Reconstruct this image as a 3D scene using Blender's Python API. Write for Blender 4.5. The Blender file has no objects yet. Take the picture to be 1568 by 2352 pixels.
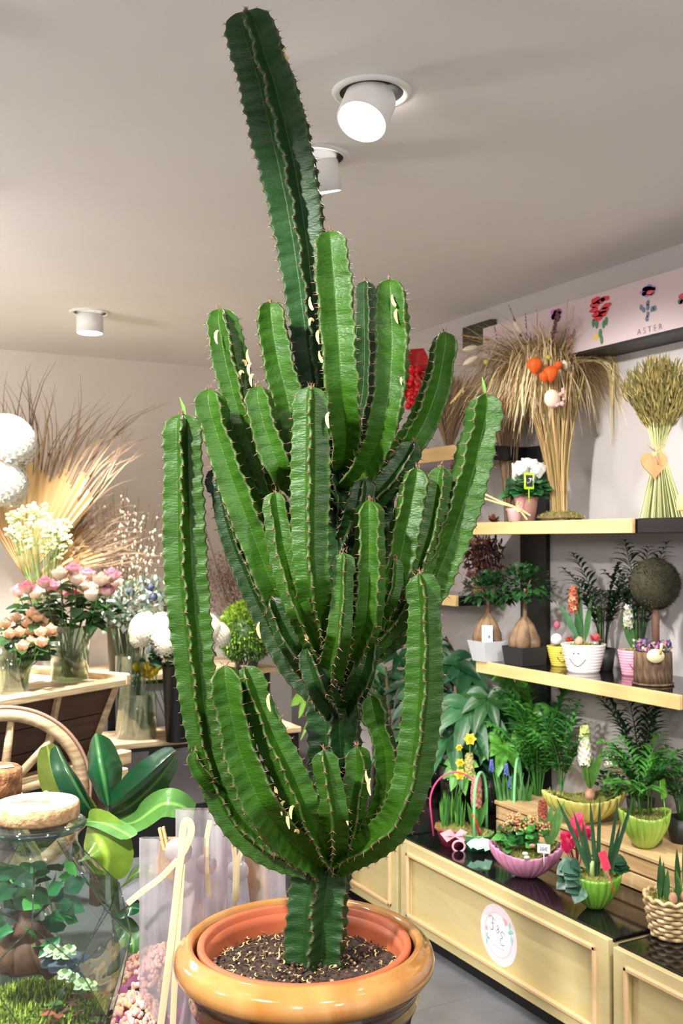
import bpy, math, random
from math import sin, cos, pi, radians, sqrt
from mathutils import Vector as V, Matrix, noise
rnd = random.Random(7)
SC = bpy.context.scene
COL = SC.collection

# ------------------------------------------------------------------ camera
FPX = 2350.0; YAW = radians(28.3); PITCH = math.atan(69 / FPX); EYE = V((0, 0, 1.5))
cd = bpy.data.cameras.new('camera'); cam = bpy.data.objects.new('camera', cd); COL.objects.link(cam)
cam.location = EYE; cam.rotation_euler = (pi / 2 + PITCH, 0, -YAW)
cd.sensor_fit = 'VERTICAL'; cd.sensor_height = 36.0; cd.lens = 36.0 * FPX / 2352
cd.dof.use_dof = True; cd.dof.focus_distance = 1.75; cd.dof.aperture_fstop = 9.0
cd.clip_start = 0.02
SC.camera = cam
# ------------------------------------------------------------------ world and exposure
w = bpy.data.worlds.new('shop_daylight'); SC.world = w; w.use_nodes = True
w.node_tree.nodes['Background'].inputs[0].default_value = (0.97, 0.98, 1.0, 1)
w.node_tree.nodes['Background'].inputs[1].default_value = 0.8
SC.view_settings.view_transform = 'Standard'; SC.view_settings.look = 'None'
SC.view_settings.gamma = 1.0; SC.view_settings.use_curve_mapping = False
SC.view_settings.exposure = 0.52
SC.cycles.use_denoising = True
SC.cycles.max_bounces = 8; SC.cycles.transparent_max_bounces = 20; SC.cycles.caustics_reflective = False
SC.cycles.caustics_refractive = False; SC.cycles.sample_clamp_indirect = 6
CEIL = 2.55; WALLX = 2.75; WALLY = 5.76
# downlights: pixel-free real positions (camera-relative right, forward), aim point, watts, spot angle
def CR(r, f, z): return V((r * cos(YAW) + f * sin(YAW), -r * sin(YAW) + f * cos(YAW), z))
LAMPS = [  # position (right, forward), aim (right, forward, z), watts, cone degrees, label
    ((0.07, 2.36), (-0.45, 0.9, 0.9), 26, 60, 'round white ceiling spotlight tilted toward the camera, lit face glowing'),
    ((-0.07, 2.76), (1.2, 3.7, 1.2), 75, 75, 'ceiling spotlight half hidden behind the tall cactus column'),
    ((-1.15, 4.65), (-1.15, 4.9, 0.9), 200, 72, 'far white ceiling spotlight above the cut flowers, pointing straight down'),
    ((-1.05, 0.55), (0.0, 1.85, 1.20), 180, 60, 'ceiling spotlight left of the camera aimed at the cactus'),
    ((1.0, 1.45), (1.05, 3.3, 0.6), 70, 80, 'ceiling spotlight right of the cactus aimed at the bulb bowls'),
    ((-1.3, 3.0), (-1.25, 4.3, 1.05), 210, 58, 'ceiling spotlight over the left aisle aimed at the flower cart'),
    ((0.6, 0.3), (0.7, 2.7, 0.3), 45, 80, 'ceiling spotlight behind the camera aimed at the wooden cabinets'),
    ((-0.9, 1.9), (-0.75, 2.3, 0.6), 30, 90, 'ceiling spotlight above the rubber plant, pointing down'),
]

# added fill globes out of frame that brighten the ceiling: right, forward, height, watts
FILL_GLOBES = [(-2.3, 1.1, 1.95, 85), (-2.5, 3.3, 1.95, 210), (-0.3, -1.9, 2.0, 150), (1.5, -0.9, 1.95, 50)]
# ------------------------------------------------------------------ pixel helpers (1568 x 2352 frame -> points in the room)
F_ = V((sin(YAW), cos(YAW), 0)); R_ = V((cos(YAW), -sin(YAW), 0)); Z_ = V((0, 0, 1))
def ray(px, py):
    a, b = (px - 784) / FPX, (1176 - py) / FPX
    fwd = F_ * cos(PITCH) + Z_ * sin(PITCH); up = Z_ * cos(PITCH) - F_ * sin(PITCH)
    d = R_ * a + up * b + fwd
    return d / d.dot(F_)
def at(px, py, d): return EYE + ray(px, py) * d
def on_z(px, py, z): r = ray(px, py); return EYE + r * ((z - EYE.z) / r.z)
def on_x(px, py, x): r = ray(px, py); return EYE + r * (x / r.x)
def dep(p): return (p - EYE).dot(F_)

# ------------------------------------------------------------------ materials
def lin(c):
    o = []
    for x in c[:3]:
        x = x / 255.0
        o.append(x / 12.92 if x <= 0.04045 else ((x + 0.055) / 1.055) ** 2.4)
    return (o[0], o[1], o[2], 1)
MATS = {}
def mat(name, col=(128, 128, 128), rough=0.6, col2=None, nscale=8, ndist=0.0, bump=0, bscale=40, metal=0, vcol=False, spec=0.5,
        coat=0, emit=None, stretch=None, sss=0, trans=0, detail=4, ramp=(0.35, 0.65)):
    if name in MATS: return MATS[name]
    m = bpy.data.materials.new(name); m.use_nodes = True; MATS[name] = m
    nt = m.node_tree; N = nt.nodes; L = nt.links; b = N['Principled BSDF']
    b.inputs['Roughness'].default_value = rough; b.inputs['Metallic'].default_value = metal
    b.inputs['Specular IOR Level'].default_value = spec; b.inputs['Coat Weight'].default_value = coat
    b.inputs['Coat Roughness'].default_value = 0.08
    tc = N.new('ShaderNodeTexCoord'); mp = N.new('ShaderNodeMapping'); L.new(tc.outputs['Object'], mp.inputs[0])
    if stretch: mp.inputs['Scale'].default_value = stretch
    nz = N.new('ShaderNodeTexNoise'); nz.inputs['Scale'].default_value = nscale; nz.inputs['Detail'].default_value = detail
    nz.inputs['Distortion'].default_value = ndist; L.new(mp.outputs[0], nz.inputs[0])
    cr = N.new('ShaderNodeValToRGB'); cr.color_ramp.elements[0].position = ramp[0]; cr.color_ramp.elements[1].position = ramp[1]
    L.new(nz.outputs[0], cr.inputs[0])
    if vcol:
        at_ = N.new('ShaderNodeAttribute'); at_.attribute_name = 'Col'
        k = 1.0 if not col2 else 0.72
        cr.color_ramp.elements[0].color = (k, k, k, 1); cr.color_ramp.elements[1].color = (1, 1, 1, 1)
        mx = N.new('ShaderNodeMixRGB'); mx.blend_type = 'MULTIPLY'; mx.inputs[0].default_value = 1
        L.new(at_.outputs['Color'], mx.inputs[1]); L.new(cr.outputs[0], mx.inputs[2]); src = mx.outputs[0]
    else:
        cr.color_ramp.elements[0].color = lin(col2 or col); cr.color_ramp.elements[1].color = lin(col); src = cr.outputs[0]
    L.new(src, b.inputs['Base Color'])
    if bump:
        n2 = N.new('ShaderNodeTexNoise'); n2.inputs['Scale'].default_value = bscale; n2.inputs['Detail'].default_value = 3
        L.new(mp.outputs[0], n2.inputs[0])
        bp = N.new('ShaderNodeBump'); bp.inputs['Strength'].default_value = min(1, bump); bp.inputs['Distance'].default_value = 0.004
        L.new(n2.outputs[0], bp.inputs['Height']); L.new(bp.outputs[0], b.inputs['Normal'])
    if emit:
        b.inputs['Emission Color'].default_value = lin(emit[0]); b.inputs['Emission Strength'].default_value = emit[1]
    if trans:  # leaf-like translucency
        tr = N.new('ShaderNodeBsdfTranslucent'); L.new(src, tr.inputs[0]); ms = N.new('ShaderNodeMixShader'); ms.inputs[0].default_value = trans
        L.new(b.outputs[0], ms.inputs[1]); L.new(tr.outputs[0], ms.inputs[2]); L.new(ms.outputs[0], N['Material Output'].inputs[0])
    return m
def thin(name, tint=(235, 245, 240), fac=(0.05, 0.75), rough=0.02, bump=0, bscale=20, stretch=None, haze=0):
    """clear thin glass or film: tinted transparency with fresnel-like gloss"""
    if name in MATS: return MATS[name]
    m = bpy.data.materials.new(name); m.use_nodes = True; MATS[name] = m
    nt = m.node_tree; N = nt.nodes; L = nt.links; N.remove(N['Principled BSDF'])
    t = N.new('ShaderNodeBsdfTransparent'); t.inputs[0].default_value = lin(tint)
    g = N.new('ShaderNodeBsdfGlossy'); g.inputs['Roughness'].default_value = rough; g.inputs[0].default_value = (1, 1, 1, 1)
    lw = N.new('ShaderNodeLayerWeight'); lw.inputs[0].default_value = 0.25
    mr = N.new('ShaderNodeMapRange'); mr.inputs[3].default_value = fac[0]; mr.inputs[4].default_value = fac[1]
    L.new(lw.outputs['Facing'], mr.inputs[0]); ms = N.new('ShaderNodeMixShader'); L.new(mr.outputs[0], ms.inputs[0])
    L.new(t.outputs[0], ms.inputs[1]); L.new(g.outputs[0], ms.inputs[2]); out = ms.outputs[0]
    if haze:
        df = N.new('ShaderNodeBsdfDiffuse'); df.inputs[0].default_value = (0.9, 0.88, 0.9, 1)
        tl = N.new('ShaderNodeBsdfTranslucent'); tl.inputs[0].default_value = (0.9, 0.88, 0.9, 1); a = N.new('ShaderNodeMixShader')
        L.new(df.outputs[0], a.inputs[1]); L.new(tl.outputs[0], a.inputs[2])
        m2 = N.new('ShaderNodeMixShader'); m2.inputs[0].default_value = haze; L.new(out, m2.inputs[1]); L.new(a.outputs[0], m2.inputs[2]); out = m2.outputs[0]
    if bump:
        tc = N.new('ShaderNodeTexCoord'); mp = N.new('ShaderNodeMapping'); L.new(tc.outputs['Object'], mp.inputs[0])
        if stretch: mp.inputs['Scale'].default_value = stretch
        nz = N.new('ShaderNodeTexNoise'); nz.inputs['Scale'].default_value = bscale; L.new(mp.outputs[0], nz.inputs[0])
        bp = N.new('ShaderNodeBump'); bp.inputs['Strength'].default_value = bump; bp.inputs['Distance'].default_value = 0.01
        L.new(nz.outputs[0], bp.inputs['Height']); L.new(bp.outputs[0], g.inputs['Normal'])
        if haze:
            cr = N.new('ShaderNodeMapRange'); cr.inputs[1].default_value = .35; cr.inputs[2].default_value = .75
            cr.inputs[3].default_value = haze * 0.3; cr.inputs[4].default_value = haze * 2.6
            L.new(nz.outputs[0], cr.inputs[0]); L.new(cr.outputs[0], m2.inputs[0])
    L.new(out, N['Material Output'].inputs[0])
    return m

# ------------------------------------------------------------------ mesh builder
class MB:
    def __init__(s, origin=None): s.v = []; s.f = []; s.c = []; s.col = (1, 1, 1); s.o = origin or V((0, 0, 0))
    def tint(s, c, j=0):
        l = lin(c); k = 1 + rnd.uniform(-j, j); s.col = (min(1, l[0] * k), min(1, l[1] * k), min(1, l[2] * k)); return s
    def add(s, vs, fs, cols=None):
        n = len(s.v); s.v += [(p[0] - s.o.x, p[1] - s.o.y, p[2] - s.o.z) for p in vs]
        s.f += [tuple(i + n for i in f) for f in fs]
        s.c += cols if cols else [s.col] * len(vs)
        return s
    def box(s, c, size, rz=0, rx=0, ry=0, bev=0.0):
        hx, hy, hz = size[0] / 2, size[1] / 2, size[2] / 2
        M = Matrix.Rotation(rz, 3, 'Z') @ Matrix.Rotation(ry, 3, 'Y') @ Matrix.Rotation(rx, 3, 'X')
        b = min(bev, hx * .9, hy * .9, hz * .9)
        if b <= 0:
            P = [V((x * hx, y * hy, z * hz)) for z in (-1, 1) for y in (-1, 1) for x in (-1, 1)]
            Fc = [(0, 2, 3, 1), (4, 5, 7, 6), (0, 1, 5, 4), (2, 6, 7, 3), (0, 4, 6, 2), (1, 3, 7, 5)]
        else:
            P = []; 
            def ring(i, z): return [V((x, y, z)) for x, y in ((-hx + i, -hy + b), (-hx + b, -hy + i), (hx - b, -hy + i), (hx - i, -hy + b), (hx - i, hy - b), (hx - b, hy - i), (-hx + b, hy - i), (-hx + i, hy - b))]
            P = ring(b, -hz) + ring(0, -hz + b) + ring(0, hz - b) + ring(b, hz)
            Fc = [tuple(range(7, -1, -1)), tuple(range(24, 32))]
            for r in range(3):
                for k in range(8): Fc.append((r * 8 + k, r * 8 + (k + 1) % 8, r * 8 + 8 + (k + 1) % 8, r * 8 + 8 + k))
        c = V(c); return s.add([M @ p + c for p in P], Fc)
    def span(s, a, b, bev=0.0): # box from corner to corner
        return s.box([(a[i] + b[i]) / 2 for i in range(3)], [abs(b[i] - a[i]) for i in range(3)], bev=bev)
    def tube(s, pts, r, n=6, cap=True, flat=1.0):
        pts = [V(p) for p in pts]; m = len(pts); rr = r if isinstance(r, (list, tuple)) else [r] * m
        vs = []; ref = V((0.31, 0.17, 0.93))
        for i, p in enumerate(pts):
            t = (pts[min(i + 1, m - 1)] - pts[max(i - 1, 0)]).normalized()
            if abs(t.dot(ref)) > .95: ref = V((0.9, 0.3, 0.1))
            a = (ref - t * ref.dot(t)).normalized(); b = t.cross(a); ref = a
            for k in range(n):
                q = 2 * pi * k / n; vs.append(p + (a * cos(q) + b * sin(q) * flat) * rr[i])
        fs = [(i * n + k, i * n + (k + 1) % n, (i + 1) * n + (k + 1) % n, (i + 1) * n + k) for i in range(m - 1) for k in range(n)]
        if cap: fs += [tuple(range(n - 1, -1, -1)), tuple((m - 1) * n + k for k in range(n))]
        return s.add(vs, fs)
    def lathe(s, prof, n=32, c=(0, 0, 0), rf=None, sx=1, sy=1, zf=None, close=False):
        c = V(c); vs = []; m = len(prof)
        for i, (r, z) in enumerate(prof):
            for k in range(n):
                a = 2 * pi * k / n; q = r * (rf(a, i / (m - 1)) if rf else 1)
                vs.append(c + V((q * cos(a) * sx, q * sin(a) * sy, z + (zf(a, i / (m - 1)) if zf else 0))))
        fs = [(i * n + k, i * n + (k + 1) % n, (i + 1) * n + (k + 1) % n, (i + 1) * n + k) for i in range(m - 1) for k in range(n)]
        if prof[0][0] > 1e-6: fs.append(tuple(range(n - 1, -1, -1))) if close else None
        if close and prof[-1][0] > 1e-6: fs.append(tuple((m - 1) * n + k for k in range(n)))
        return s.add(vs, fs)
    def ball(s, c, r, n=10, m=6, sc=(1, 1, 1), nz=0, nf=6):
        c = V(c); vs = [];
        for i in range(m + 1):
            th = pi * i / m
            for k in range(n):
                a = 2 * pi * k / n; d = V((sin(th) * cos(a), sin(th) * sin(a), cos(th)))
                q = r * (1 + (nz * noise.noise(d * nf * .4 + c * 9) if nz else 0)); vs.append(c + V((d.x * q * sc[0], d.y * q * sc[1], d.z * q * sc[2])))
        fs = [((i + 1) * n + k, (i + 1) * n + (k + 1) % n, i * n + (k + 1) % n, i * n + k) for i in range(m) for k in range(n)]
        return s.add(vs, fs)
    def leaf(s, pts, wid, nrm, fold=0.0, nw=2, wave=0, cols=None, curl=0):
        """blade along pts, half-widths wid, nrm = direction the upper face looks to"""
        pts = [V(p) for p in pts]; m = len(pts); nrm = V(nrm); vs = []; cs = []
        for i, p in enumerate(pts):
            t = (pts[min(i + 1, m - 1)] - pts[max(i - 1, 0)]).normalized(); sd = t.cross(nrm)
            if sd.length < 1e-4: sd = t.cross(V((.3, .5, .8)))
            sd.normalize(); up = sd.cross(t)
            for k in range(-nw, nw + 1):
                u = k / nw; off = abs(u) * fold * wid[i] - curl * u * u * wid[i] + (wave * sin(i * 2.3 + (1 if u > 0 else 0) * 1.7) * abs(u) * wid[i])
                vs.append(p + sd * u * wid[i] + up * off)
                cs.append(cols(i / (m - 1), u) if cols else s.col)
        w_ = 2 * nw + 1
        fs = [(i * w_ + k, i * w_ + k + 1, (i + 1) * w_ + k + 1, (i + 1) * w_ + k) for i in range(m - 1) for k in range(w_ - 1)]
        return s.add(vs, fs, cs)
def link(o, parent=None):
    COL.objects.link(o)
    if parent is not None: o.parent = parent
    return o
def obj(name, mb, m, parent=None, smooth=True, stuff=False, label=None, cat=None, group=None, kind=None, loc=None):
    me = bpy.data.meshes.new(name); me.from_pydata(mb.v, [], mb.f); me.materials.append(m)
    ca = me.color_attributes.new('Col', 'FLOAT_COLOR', 'POINT'); buf = []
    for c in mb.c: buf += [c[0], c[1], c[2], 1.0]
    ca.data.foreach_set('color', buf)
    if smooth: me.polygons.foreach_set('use_smooth', [True] * len(me.polygons))
    me.update(); o = bpy.data.objects.new(name, me); link(o, parent)
    if loc is not None: o.location = loc
    if stuff: o['kind'] = 'stuff'
    if kind: o['kind'] = kind
    if label: o['label'] = label
    if cat: o['category'] = cat
    if group: o['group'] = group
    return o
def thing(name, label, cat, loc=(0, 0, 0), rz=0, group=None):
    o = bpy.data.objects.new(name, None); COL.objects.link(o); o.empty_display_size = .05
    o.location = loc; o.rotation_euler = (0, 0, rz); o['label'] = label; o['category'] = cat
    if group: o['group'] = group
    return o
def dup(root, loc, rz=0, label=None, group=None, scale=None, rot=None):
    def cp(o, par):
        c = o.copy(); COL.objects.link(c); c.parent = par
        for ch in list(o.children): cp(ch, c)
        return c
    kids = list(root.children); r = root.copy(); COL.objects.link(r); r.location = loc; r.rotation_euler = rot or (0, 0, rz)
    if label: r['label'] = label
    if group: r['group'] = group
    if scale: r.scale = (scale,) * 3
    for ch in kids: cp(ch, r)
    return r
def struct(name, mb, m, parent=None, smooth=False): return obj(name, mb, m, parent, smooth, kind=None if parent else 'structure')
def cr(P, n=8):  # Catmull-Rom through tuples
    out = []; Q = [P[0]] + list(P) + [P[-1]]
    for i in range(1, len(Q) - 2):
        for j in range(n):
            t = j / n; r = []
            for a, b, c, d in zip(Q[i - 1], Q[i], Q[i + 1], Q[i + 2]):
                r.append(.5 * ((2 * b) + (c - a) * t + (2 * a - 5 * b + 4 * c - d) * t * t + (3 * b - a - 3 * c + d) * t ** 3))
            out.append(tuple(r))
    out.append(tuple(P[-1])); return out
def U(a, b): return rnd.uniform(a, b)
def rdir(el0=-90, el1=90):
    a = U(0, 2 * pi); e = radians(U(el0, el1)); return V((cos(a) * cos(e), sin(a) * cos(e), sin(e)))
# ------------------------------------------------------------------ shared materials
M_ceil = mat('ceiling_paint', (240, 236, 234), .9, (235, 231, 229), 1.5)
M_wallb = mat('back_wall_paint', (226, 217, 207), .85, (220, 211, 201), 2)
M_wallr = mat('grey_wall_paint', (188, 182, 180), .85, (182, 176, 174), 2)
M_tile = mat('grey_floor_tile', (120, 121, 124), .35, (104, 105, 108), 6, bump=.1)
M_grout = mat('grout', (150, 150, 150), .9)
M_black = mat('black_paint', (16, 16, 18), .5)
M_granite = mat('black_granite', (22, 19, 22), .08, (12, 11, 13), 60, spec=.6)
M_pine = mat('pale_pine', (226, 196, 138), .5, (208, 174, 116), 5, ndist=1.5, stretch=(1, .25, 3))
M_panel = mat('lime_washed_panel', (205, 190, 140), .55, (194, 177, 125), 4, ndist=1, stretch=(1, .5, 2))
M_mould = mat('pine_moulding', (226, 190, 145), .5, (214, 176, 130), 6, stretch=(2, .4, 2))
M_step = mat('crate_pine', (214, 182, 132), .65, (180, 146, 100), 7, ndist=2, stretch=(1, .3, 4), bump=.2)
M_white = mat('white_enamel', (235, 233, 230), .4)
M_leaf = mat('leaf', vcol=True, col2=(1, 1, 1), rough=.35, nscale=30, trans=.2)
M_leafg = mat('glossy_leaf', vcol=True, col2=(1, 1, 1), rough=.22, nscale=20, trans=.08, bump=.15, bscale=90)
M_petal = mat('petal', vcol=True, rough=.6, trans=.3)
M_dry = mat('dry_stalk', vcol=True, rough=.8, trans=.12)
M_moss = mat('moss', vcol=True, rough=.9, col2=(1, 1, 1), nscale=60)
M_bark = mat('bark', (122, 96, 70), .85, (70, 52, 38), 18, ndist=2, bump=1, bscale=40, stretch=(1, 1, .4))
M_glass = thin('clear_glass', (232, 242, 238), (0.04, 0.7))
M_water = thin('water', (205, 215, 190), (0.02, 0.35))
M_soil = mat('soil', (78, 60, 48), .95, (34, 25, 20), 90, bump=1, bscale=150)

# ------------------------------------------------------------------ room shell
struct('ceiling', MB().span((-3.2, -2.5, CEIL), (WALLX + .1, WALLY + .1, CEIL + .1)), M_ceil)
struct('wall_back', MB().span((-3.2, WALLY, 0), (WALLX + .1, WALLY + .12, CEIL)), M_wallb)
struct('wall_right', MB().span((WALLX, -2.5, 0), (WALLX + .12, WALLY, CEIL)), M_wallr)
struct('wall_left', MB().span((-3.3, -2.5, 0), (-3.2, WALLY, CEIL)), M_wallb)
fl = struct('floor', MB().span((-3.2, -2.5, -.06), (WALLX, WALLY, -.006)), M_grout)
tm = MB().box((0, 0, -.004), (.595, .595, .008), bev=.0015); t0 = None
for i in range(-8, 3):
    for j in range(-4, 7):
        x, y = 1.7 + .6 * i - .3, 2.81 + .6 * j - .3
        if x > WALLX - .2 or x < -2.9 or y > WALLY - .1 or y < -.5: continue
        if t0 is None: t0 = obj('tile', tm, M_tile, fl, smooth=False); t0.location = (x, y, 0)
        else:
            c = t0.copy(); COL.objects.link(c); c.parent = fl; c.location = (x, y, U(-.0006, .0006))
struct('baseboard_back', MB().span((-3.2, WALLY - .015, 0), (WALLX, WALLY, .08), bev=.003), M_black)

# ------------------------------------------------------------------ ceiling spotlights
M_can = mat('lamp_recess_black', (25, 27, 32), .6); M_face = mat('lamp_face', (255, 255, 255), .4, emit=((255, 246, 235), 14))
for i, (pos, aim, wat, ang, lab) in enumerate(LAMPS):
    p = CR(pos[0], pos[1], CEIL); q = CR(*aim)
    t = thing('ceiling_spotlight', lab, 'spotlight', p)
    obj('trim_ring', MB().lathe([(.0745, 0), (.076, -.006), (.089, -.007), (.093, 0)], 40), M_white, t)
    obj('recess', MB().lathe([(0.001, -.0015), (.075, -.0015)], 40), M_can, t)
    d = (q - p).normalized()
    if i == 2: d = V((0, 0, -1))
    if i == 1: d = (R_ * .15 - Z_ * .96 + F_ * .27).normalized()
    if i == 0: d = (-R_ * .28 - F_ * .42 - Z_ * .86).normalized()
    M = d.to_track_quat('-Z', 'Y').to_matrix()
    hb = MB(); h = .085; c0 = V((0, 0, -.012))
    hb.lathe([(.056, .0), (.060, -.004), (.060, -h), (.0565, -h), (.0560, -h + .004)], 40)
    hb.v = [tuple(M @ V(v) + c0) for v in hb.v]; obj('lamp_head', hb, M_white, t)
    fb = MB().lathe([(0.0005, -h + .003), (.0562, -h + .003)], 40); fb.v = [tuple(M @ V(v) + c0) for v in fb.v]
    obj('lamp_face', fb, M_face, t, label='glowing lamp face')
    ld = bpy.data.lights.new('spot', 'SPOT'); ld.energy = wat * 1.6; ld.spot_size = radians(ang); ld.spot_blend = .5; ld.shadow_soft_size = .05
    ld.color = (1, .965, .925); lo = bpy.data.objects.new('spot_bulb', ld); link(lo, t)
    lo.location = c0 + d * (h + .012); lo.rotation_euler = (q - p).normalized().to_track_quat('-Z', 'Y').to_euler()

M_fill_globe = mat('fill_globe_glow', (255, 250, 240), .3, emit=((255, 240, 220), 3))
for i, (r, f, z, wt) in enumerate(FILL_GLOBES):  # invented out-of-view globes, put in to lift ceiling and ambient brightness
    p = CR(r, f, CEIL); t = thing('fill_globe', ['added fill light globe left of the terrarium', 'added fill light globe above the left aisle', 'added fill light globe behind the camera', 'added fill light globe near the shop front, right'][i], 'lamp', p)
    obj('globe', MB().ball((0, 0, z - CEIL), .13, 24, 16), M_fill_globe, t); obj('cord', MB().tube([(0, 0, z - CEIL + .12), (0, 0, -.001)], .003, 6), M_black, t)
    ld = bpy.data.lights.new('fill_light', 'POINT'); ld.energy = wt * 2; ld.shadow_soft_size = .14; ld.color = (1, .965, .93); lo = bpy.data.objects.new('fill_point', ld); link(lo, t); lo.location = (0, 0, z - CEIL)
    lo.location.z -= 0.0
# ------------------------------------------------------------------ cactus
CACT_D = 1.8
ARMS = [  # name, ribs, phase deg, dz, tip-first points (x, y, halfwidth)
 ('left outer', 5, -13, .0, [(418,952,20),(420,1000,43),(422,1100,50),(428,1300,56),(446,1500,52),(463,1650,46),(488,1760,44),(525,1850,46),(575,1915,46),(635,1955,44),(715,1985,38)]),
 ('front left', 4, 42, -.13, [(516,1530,12),(522,1580,31),(545,1700,37),(575,1790,42),(615,1870,42),(665,1930,40),(735,1985,32)]),
 ('front left second', 4, -12, -.11, [(562,1531,12),(582,1585,32),(622,1690,40),(670,1790,43),(705,1880,40),(735,1945,36),(760,1990,30)]),
 ('right front', 4, 6, -.11, [(962,1318,12),(972,1370,34),(974,1500,45),(971,1600,47),(960,1700,48),(943,1800,46),(912,1880,44),(865,1930,42),(815,1962,36),(765,1990,30)]),
 ('right inner low', 4, 35, -.03, [(852,1595,8),(864,1650,22),(884,1720,28),(890,1800,31),(872,1880,35),(830,1940,35),(780,1975,28)]),
 ('low centre', 4, -5, -.11, [(743,1724,10),(750,1770,30),(762,1840,36),(768,1910,36),(765,1970,30)]),
 ('low centre right', 4, 30, -.05, [(818,1715,10),(822,1770,28),(808,1850,32),(795,1920,32),(780,1970,28)]),
 ('right tall', 4, -20, -.03, [(1115,905,14),(1112,945,32),(1098,1010,46),(1075,1100,51),(1043,1200,53),(1006,1300,50),(970,1380,44),(920,1440,40),(860,1490,36),(800,1540,30)]),
 ('right tall inner', 4, 10, -.06, [(1015,1072,10),(1008,1120,28),(995,1200,33),(972,1280,34),(948,1350,33),(900,1430,32),(840,1500,30),(795,1545,26)]),
 ('right shaded', 4, -28, -.08, [(957,1076,10),(950,1120,28),(935,1190,38),(918,1270,40),(898,1340,38),(858,1420,35),(805,1490,30)]),
 ('lit knob', 4, 0, -.10, [(905,1283,8),(905,1310,22),(900,1350,25),(878,1400,24),(840,1450,20)]),
 ('centre right', 5, -38, -.13, [(847,1150,12),(848,1195,33),(848,1280,39),(845,1360,42),(838,1430,40),(812,1500,36),(785,1560,30)]),
 ('centre low', 4, 5, -.17, [(788,1270,8),(788,1310,24),(785,1380,28),(778,1460,31),(764,1530,32),(758,1590,26)]),
 ('front centre', 4, -10, -.18, [(713,888,14),(713,930,38),(713,1050,48),(712,1150,48),(712,1250,45),(720,1350,42),(735,1430,38),(752,1500,34),(768,1570,28)]),
 ('inner left', 5, -20, -.15, [(632,1130,12),(636,1175,31),(650,1260,38),(674,1350,38),(702,1425,36),(738,1505,32),(765,1570,26)]),
 ('glossy left', 4, 30, -.09, [(480,895,12),(487,945,31),(520,1050,40),(556,1150,43),(594,1250,42),(632,1350,40),(666,1430,38),(706,1510,34),(750,1575,28)]),
 ('dark left', 4, 10, .02, [(498,1075,8),(505,1120,22),(530,1220,30),(565,1310,32),(605,1400,34),(645,1480,36),(690,1550,36),(745,1610,30)]),
 ('upper left', 5, 18, -.02, [(506,710,20),(511,750,43),(526,830,47),(545,910,45),(572,1000,40),(600,1100,36),(632,1200,34),(675,1300,34),(730,1400,30)]),
 ('upper left inner', 4, 40, -.06, [(620,694,12),(623,735,33),(637,820,38),(657,900,40),(680,1000,38),(708,1080,34),(750,1150,28)]),
 ('upper left short', 4, 35, -.13, [(592,888,10),(597,930,30),(617,1000,36),(642,1065,36),(685,1115,32),(745,1160,26)]),
 ('upper centre', 4, 44, -.13, [(757,533,14),(761,580,38),(767,650,43),(775,750,42),(782,850,40),(790,950,38),(795,1015,32),(790,1070,26)]),
 ('upper right', 4, 44, -.09, [(896,643,14),(898,685,35),(901,780,38),(898,860,38),(888,940,37),(870,1010,35),(843,1070,32),(805,1120,26)]),
 ('upper right back', 4, 20, .05, [(840,646,8),(840,690,22),(841,780,26),(840,860,26),(832,930,28),(810,1010,26),(785,1060,22)]),
 ('right upper', 4, -25, -.01, [(1022,764,10),(1017,810,29),(1003,880,36),(983,940,38),(953,1000,38),(912,1055,35),(865,1105,32),(810,1145,26)]),
 ('right dark', 4, 15, -.05, [(950,1015,10),(938,1045,26),(912,1085,32),(872,1130,32),(820,1180,28),(790,1210,22)]),
 ('dark stub', 5, 0, -.08, [(835,1100,10),(833,1135,30),(820,1185,33),(795,1240,26)]),
 ('low left stub', 4, -20, -.10, [(625,1373,8),(637,1405,26),(660,1455,33),(697,1515,34),(745,1575,28)]),
 ('short stub', 5, 10, -.10, [(703,1487,8),(712,1515,30),(733,1575,36),(765,1630,30)]),
 ('dark right stub', 4, 30, -.07, [(850,1468,8),(845,1500,25),(830,1555,30),(800,1620,26)]),
 ('left bud', 4, 20, -.03, [(447,1725,8),(452,1752,22),(475,1785,24),(505,1810,18)]),
 ('back right', 4, 0, .08, [(900,1010,8),(895,1060,26),(880,1140,30),(860,1230,30),(830,1330,28),(800,1400,24)]),
 ('back left', 4, 0, .08, [(690,1010,8),(692,1060,26),(700,1140,30),(715,1230,30),(740,1330,28),(765,1400,24)]),
 ('back mid', 5, 0, .10, [(870,1150,8),(880,1220,28),(880,1320,32),(860,1430,32),(820,1520,28),(790,1560,24)]),
]
TRUNK = [(566,27,20),(574,62,50),(591,120,62),(616,200,71),(641,300,75),(664,400,72),(682,500,67),(697,600,62),(709,700,56),(728,850,52),(752,1000,48),(778,1150,50),(792,1300,55),(785,1450,62),(768,1600,66),(768,1700,66),(770,1800,64),(765,1900,66),(740,2000,70),(728,2100,73),(722,2205,74)]
M_spine = mat('spine_brown', (96, 48, 38), .6, (150, 110, 92), 200)
def cactus_mat(name, k=1.0, brown=0):
    m = mat(name, vcol=True, col2=(1, 1, 1), rough=.42, nscale=14, bump=.35, bscale=120, stretch=(1, 1, 3), spec=.28)
    return m
M_cact = cactus_mat('euphorbia_skin')
base_w = at(724, 2195, 1.82); base_w.z = .76
cact = thing('potted_euphorbia', 'tall branching green candelabra cactus in the brown inner pot, centre of the picture', 'cactus', base_w)
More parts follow.
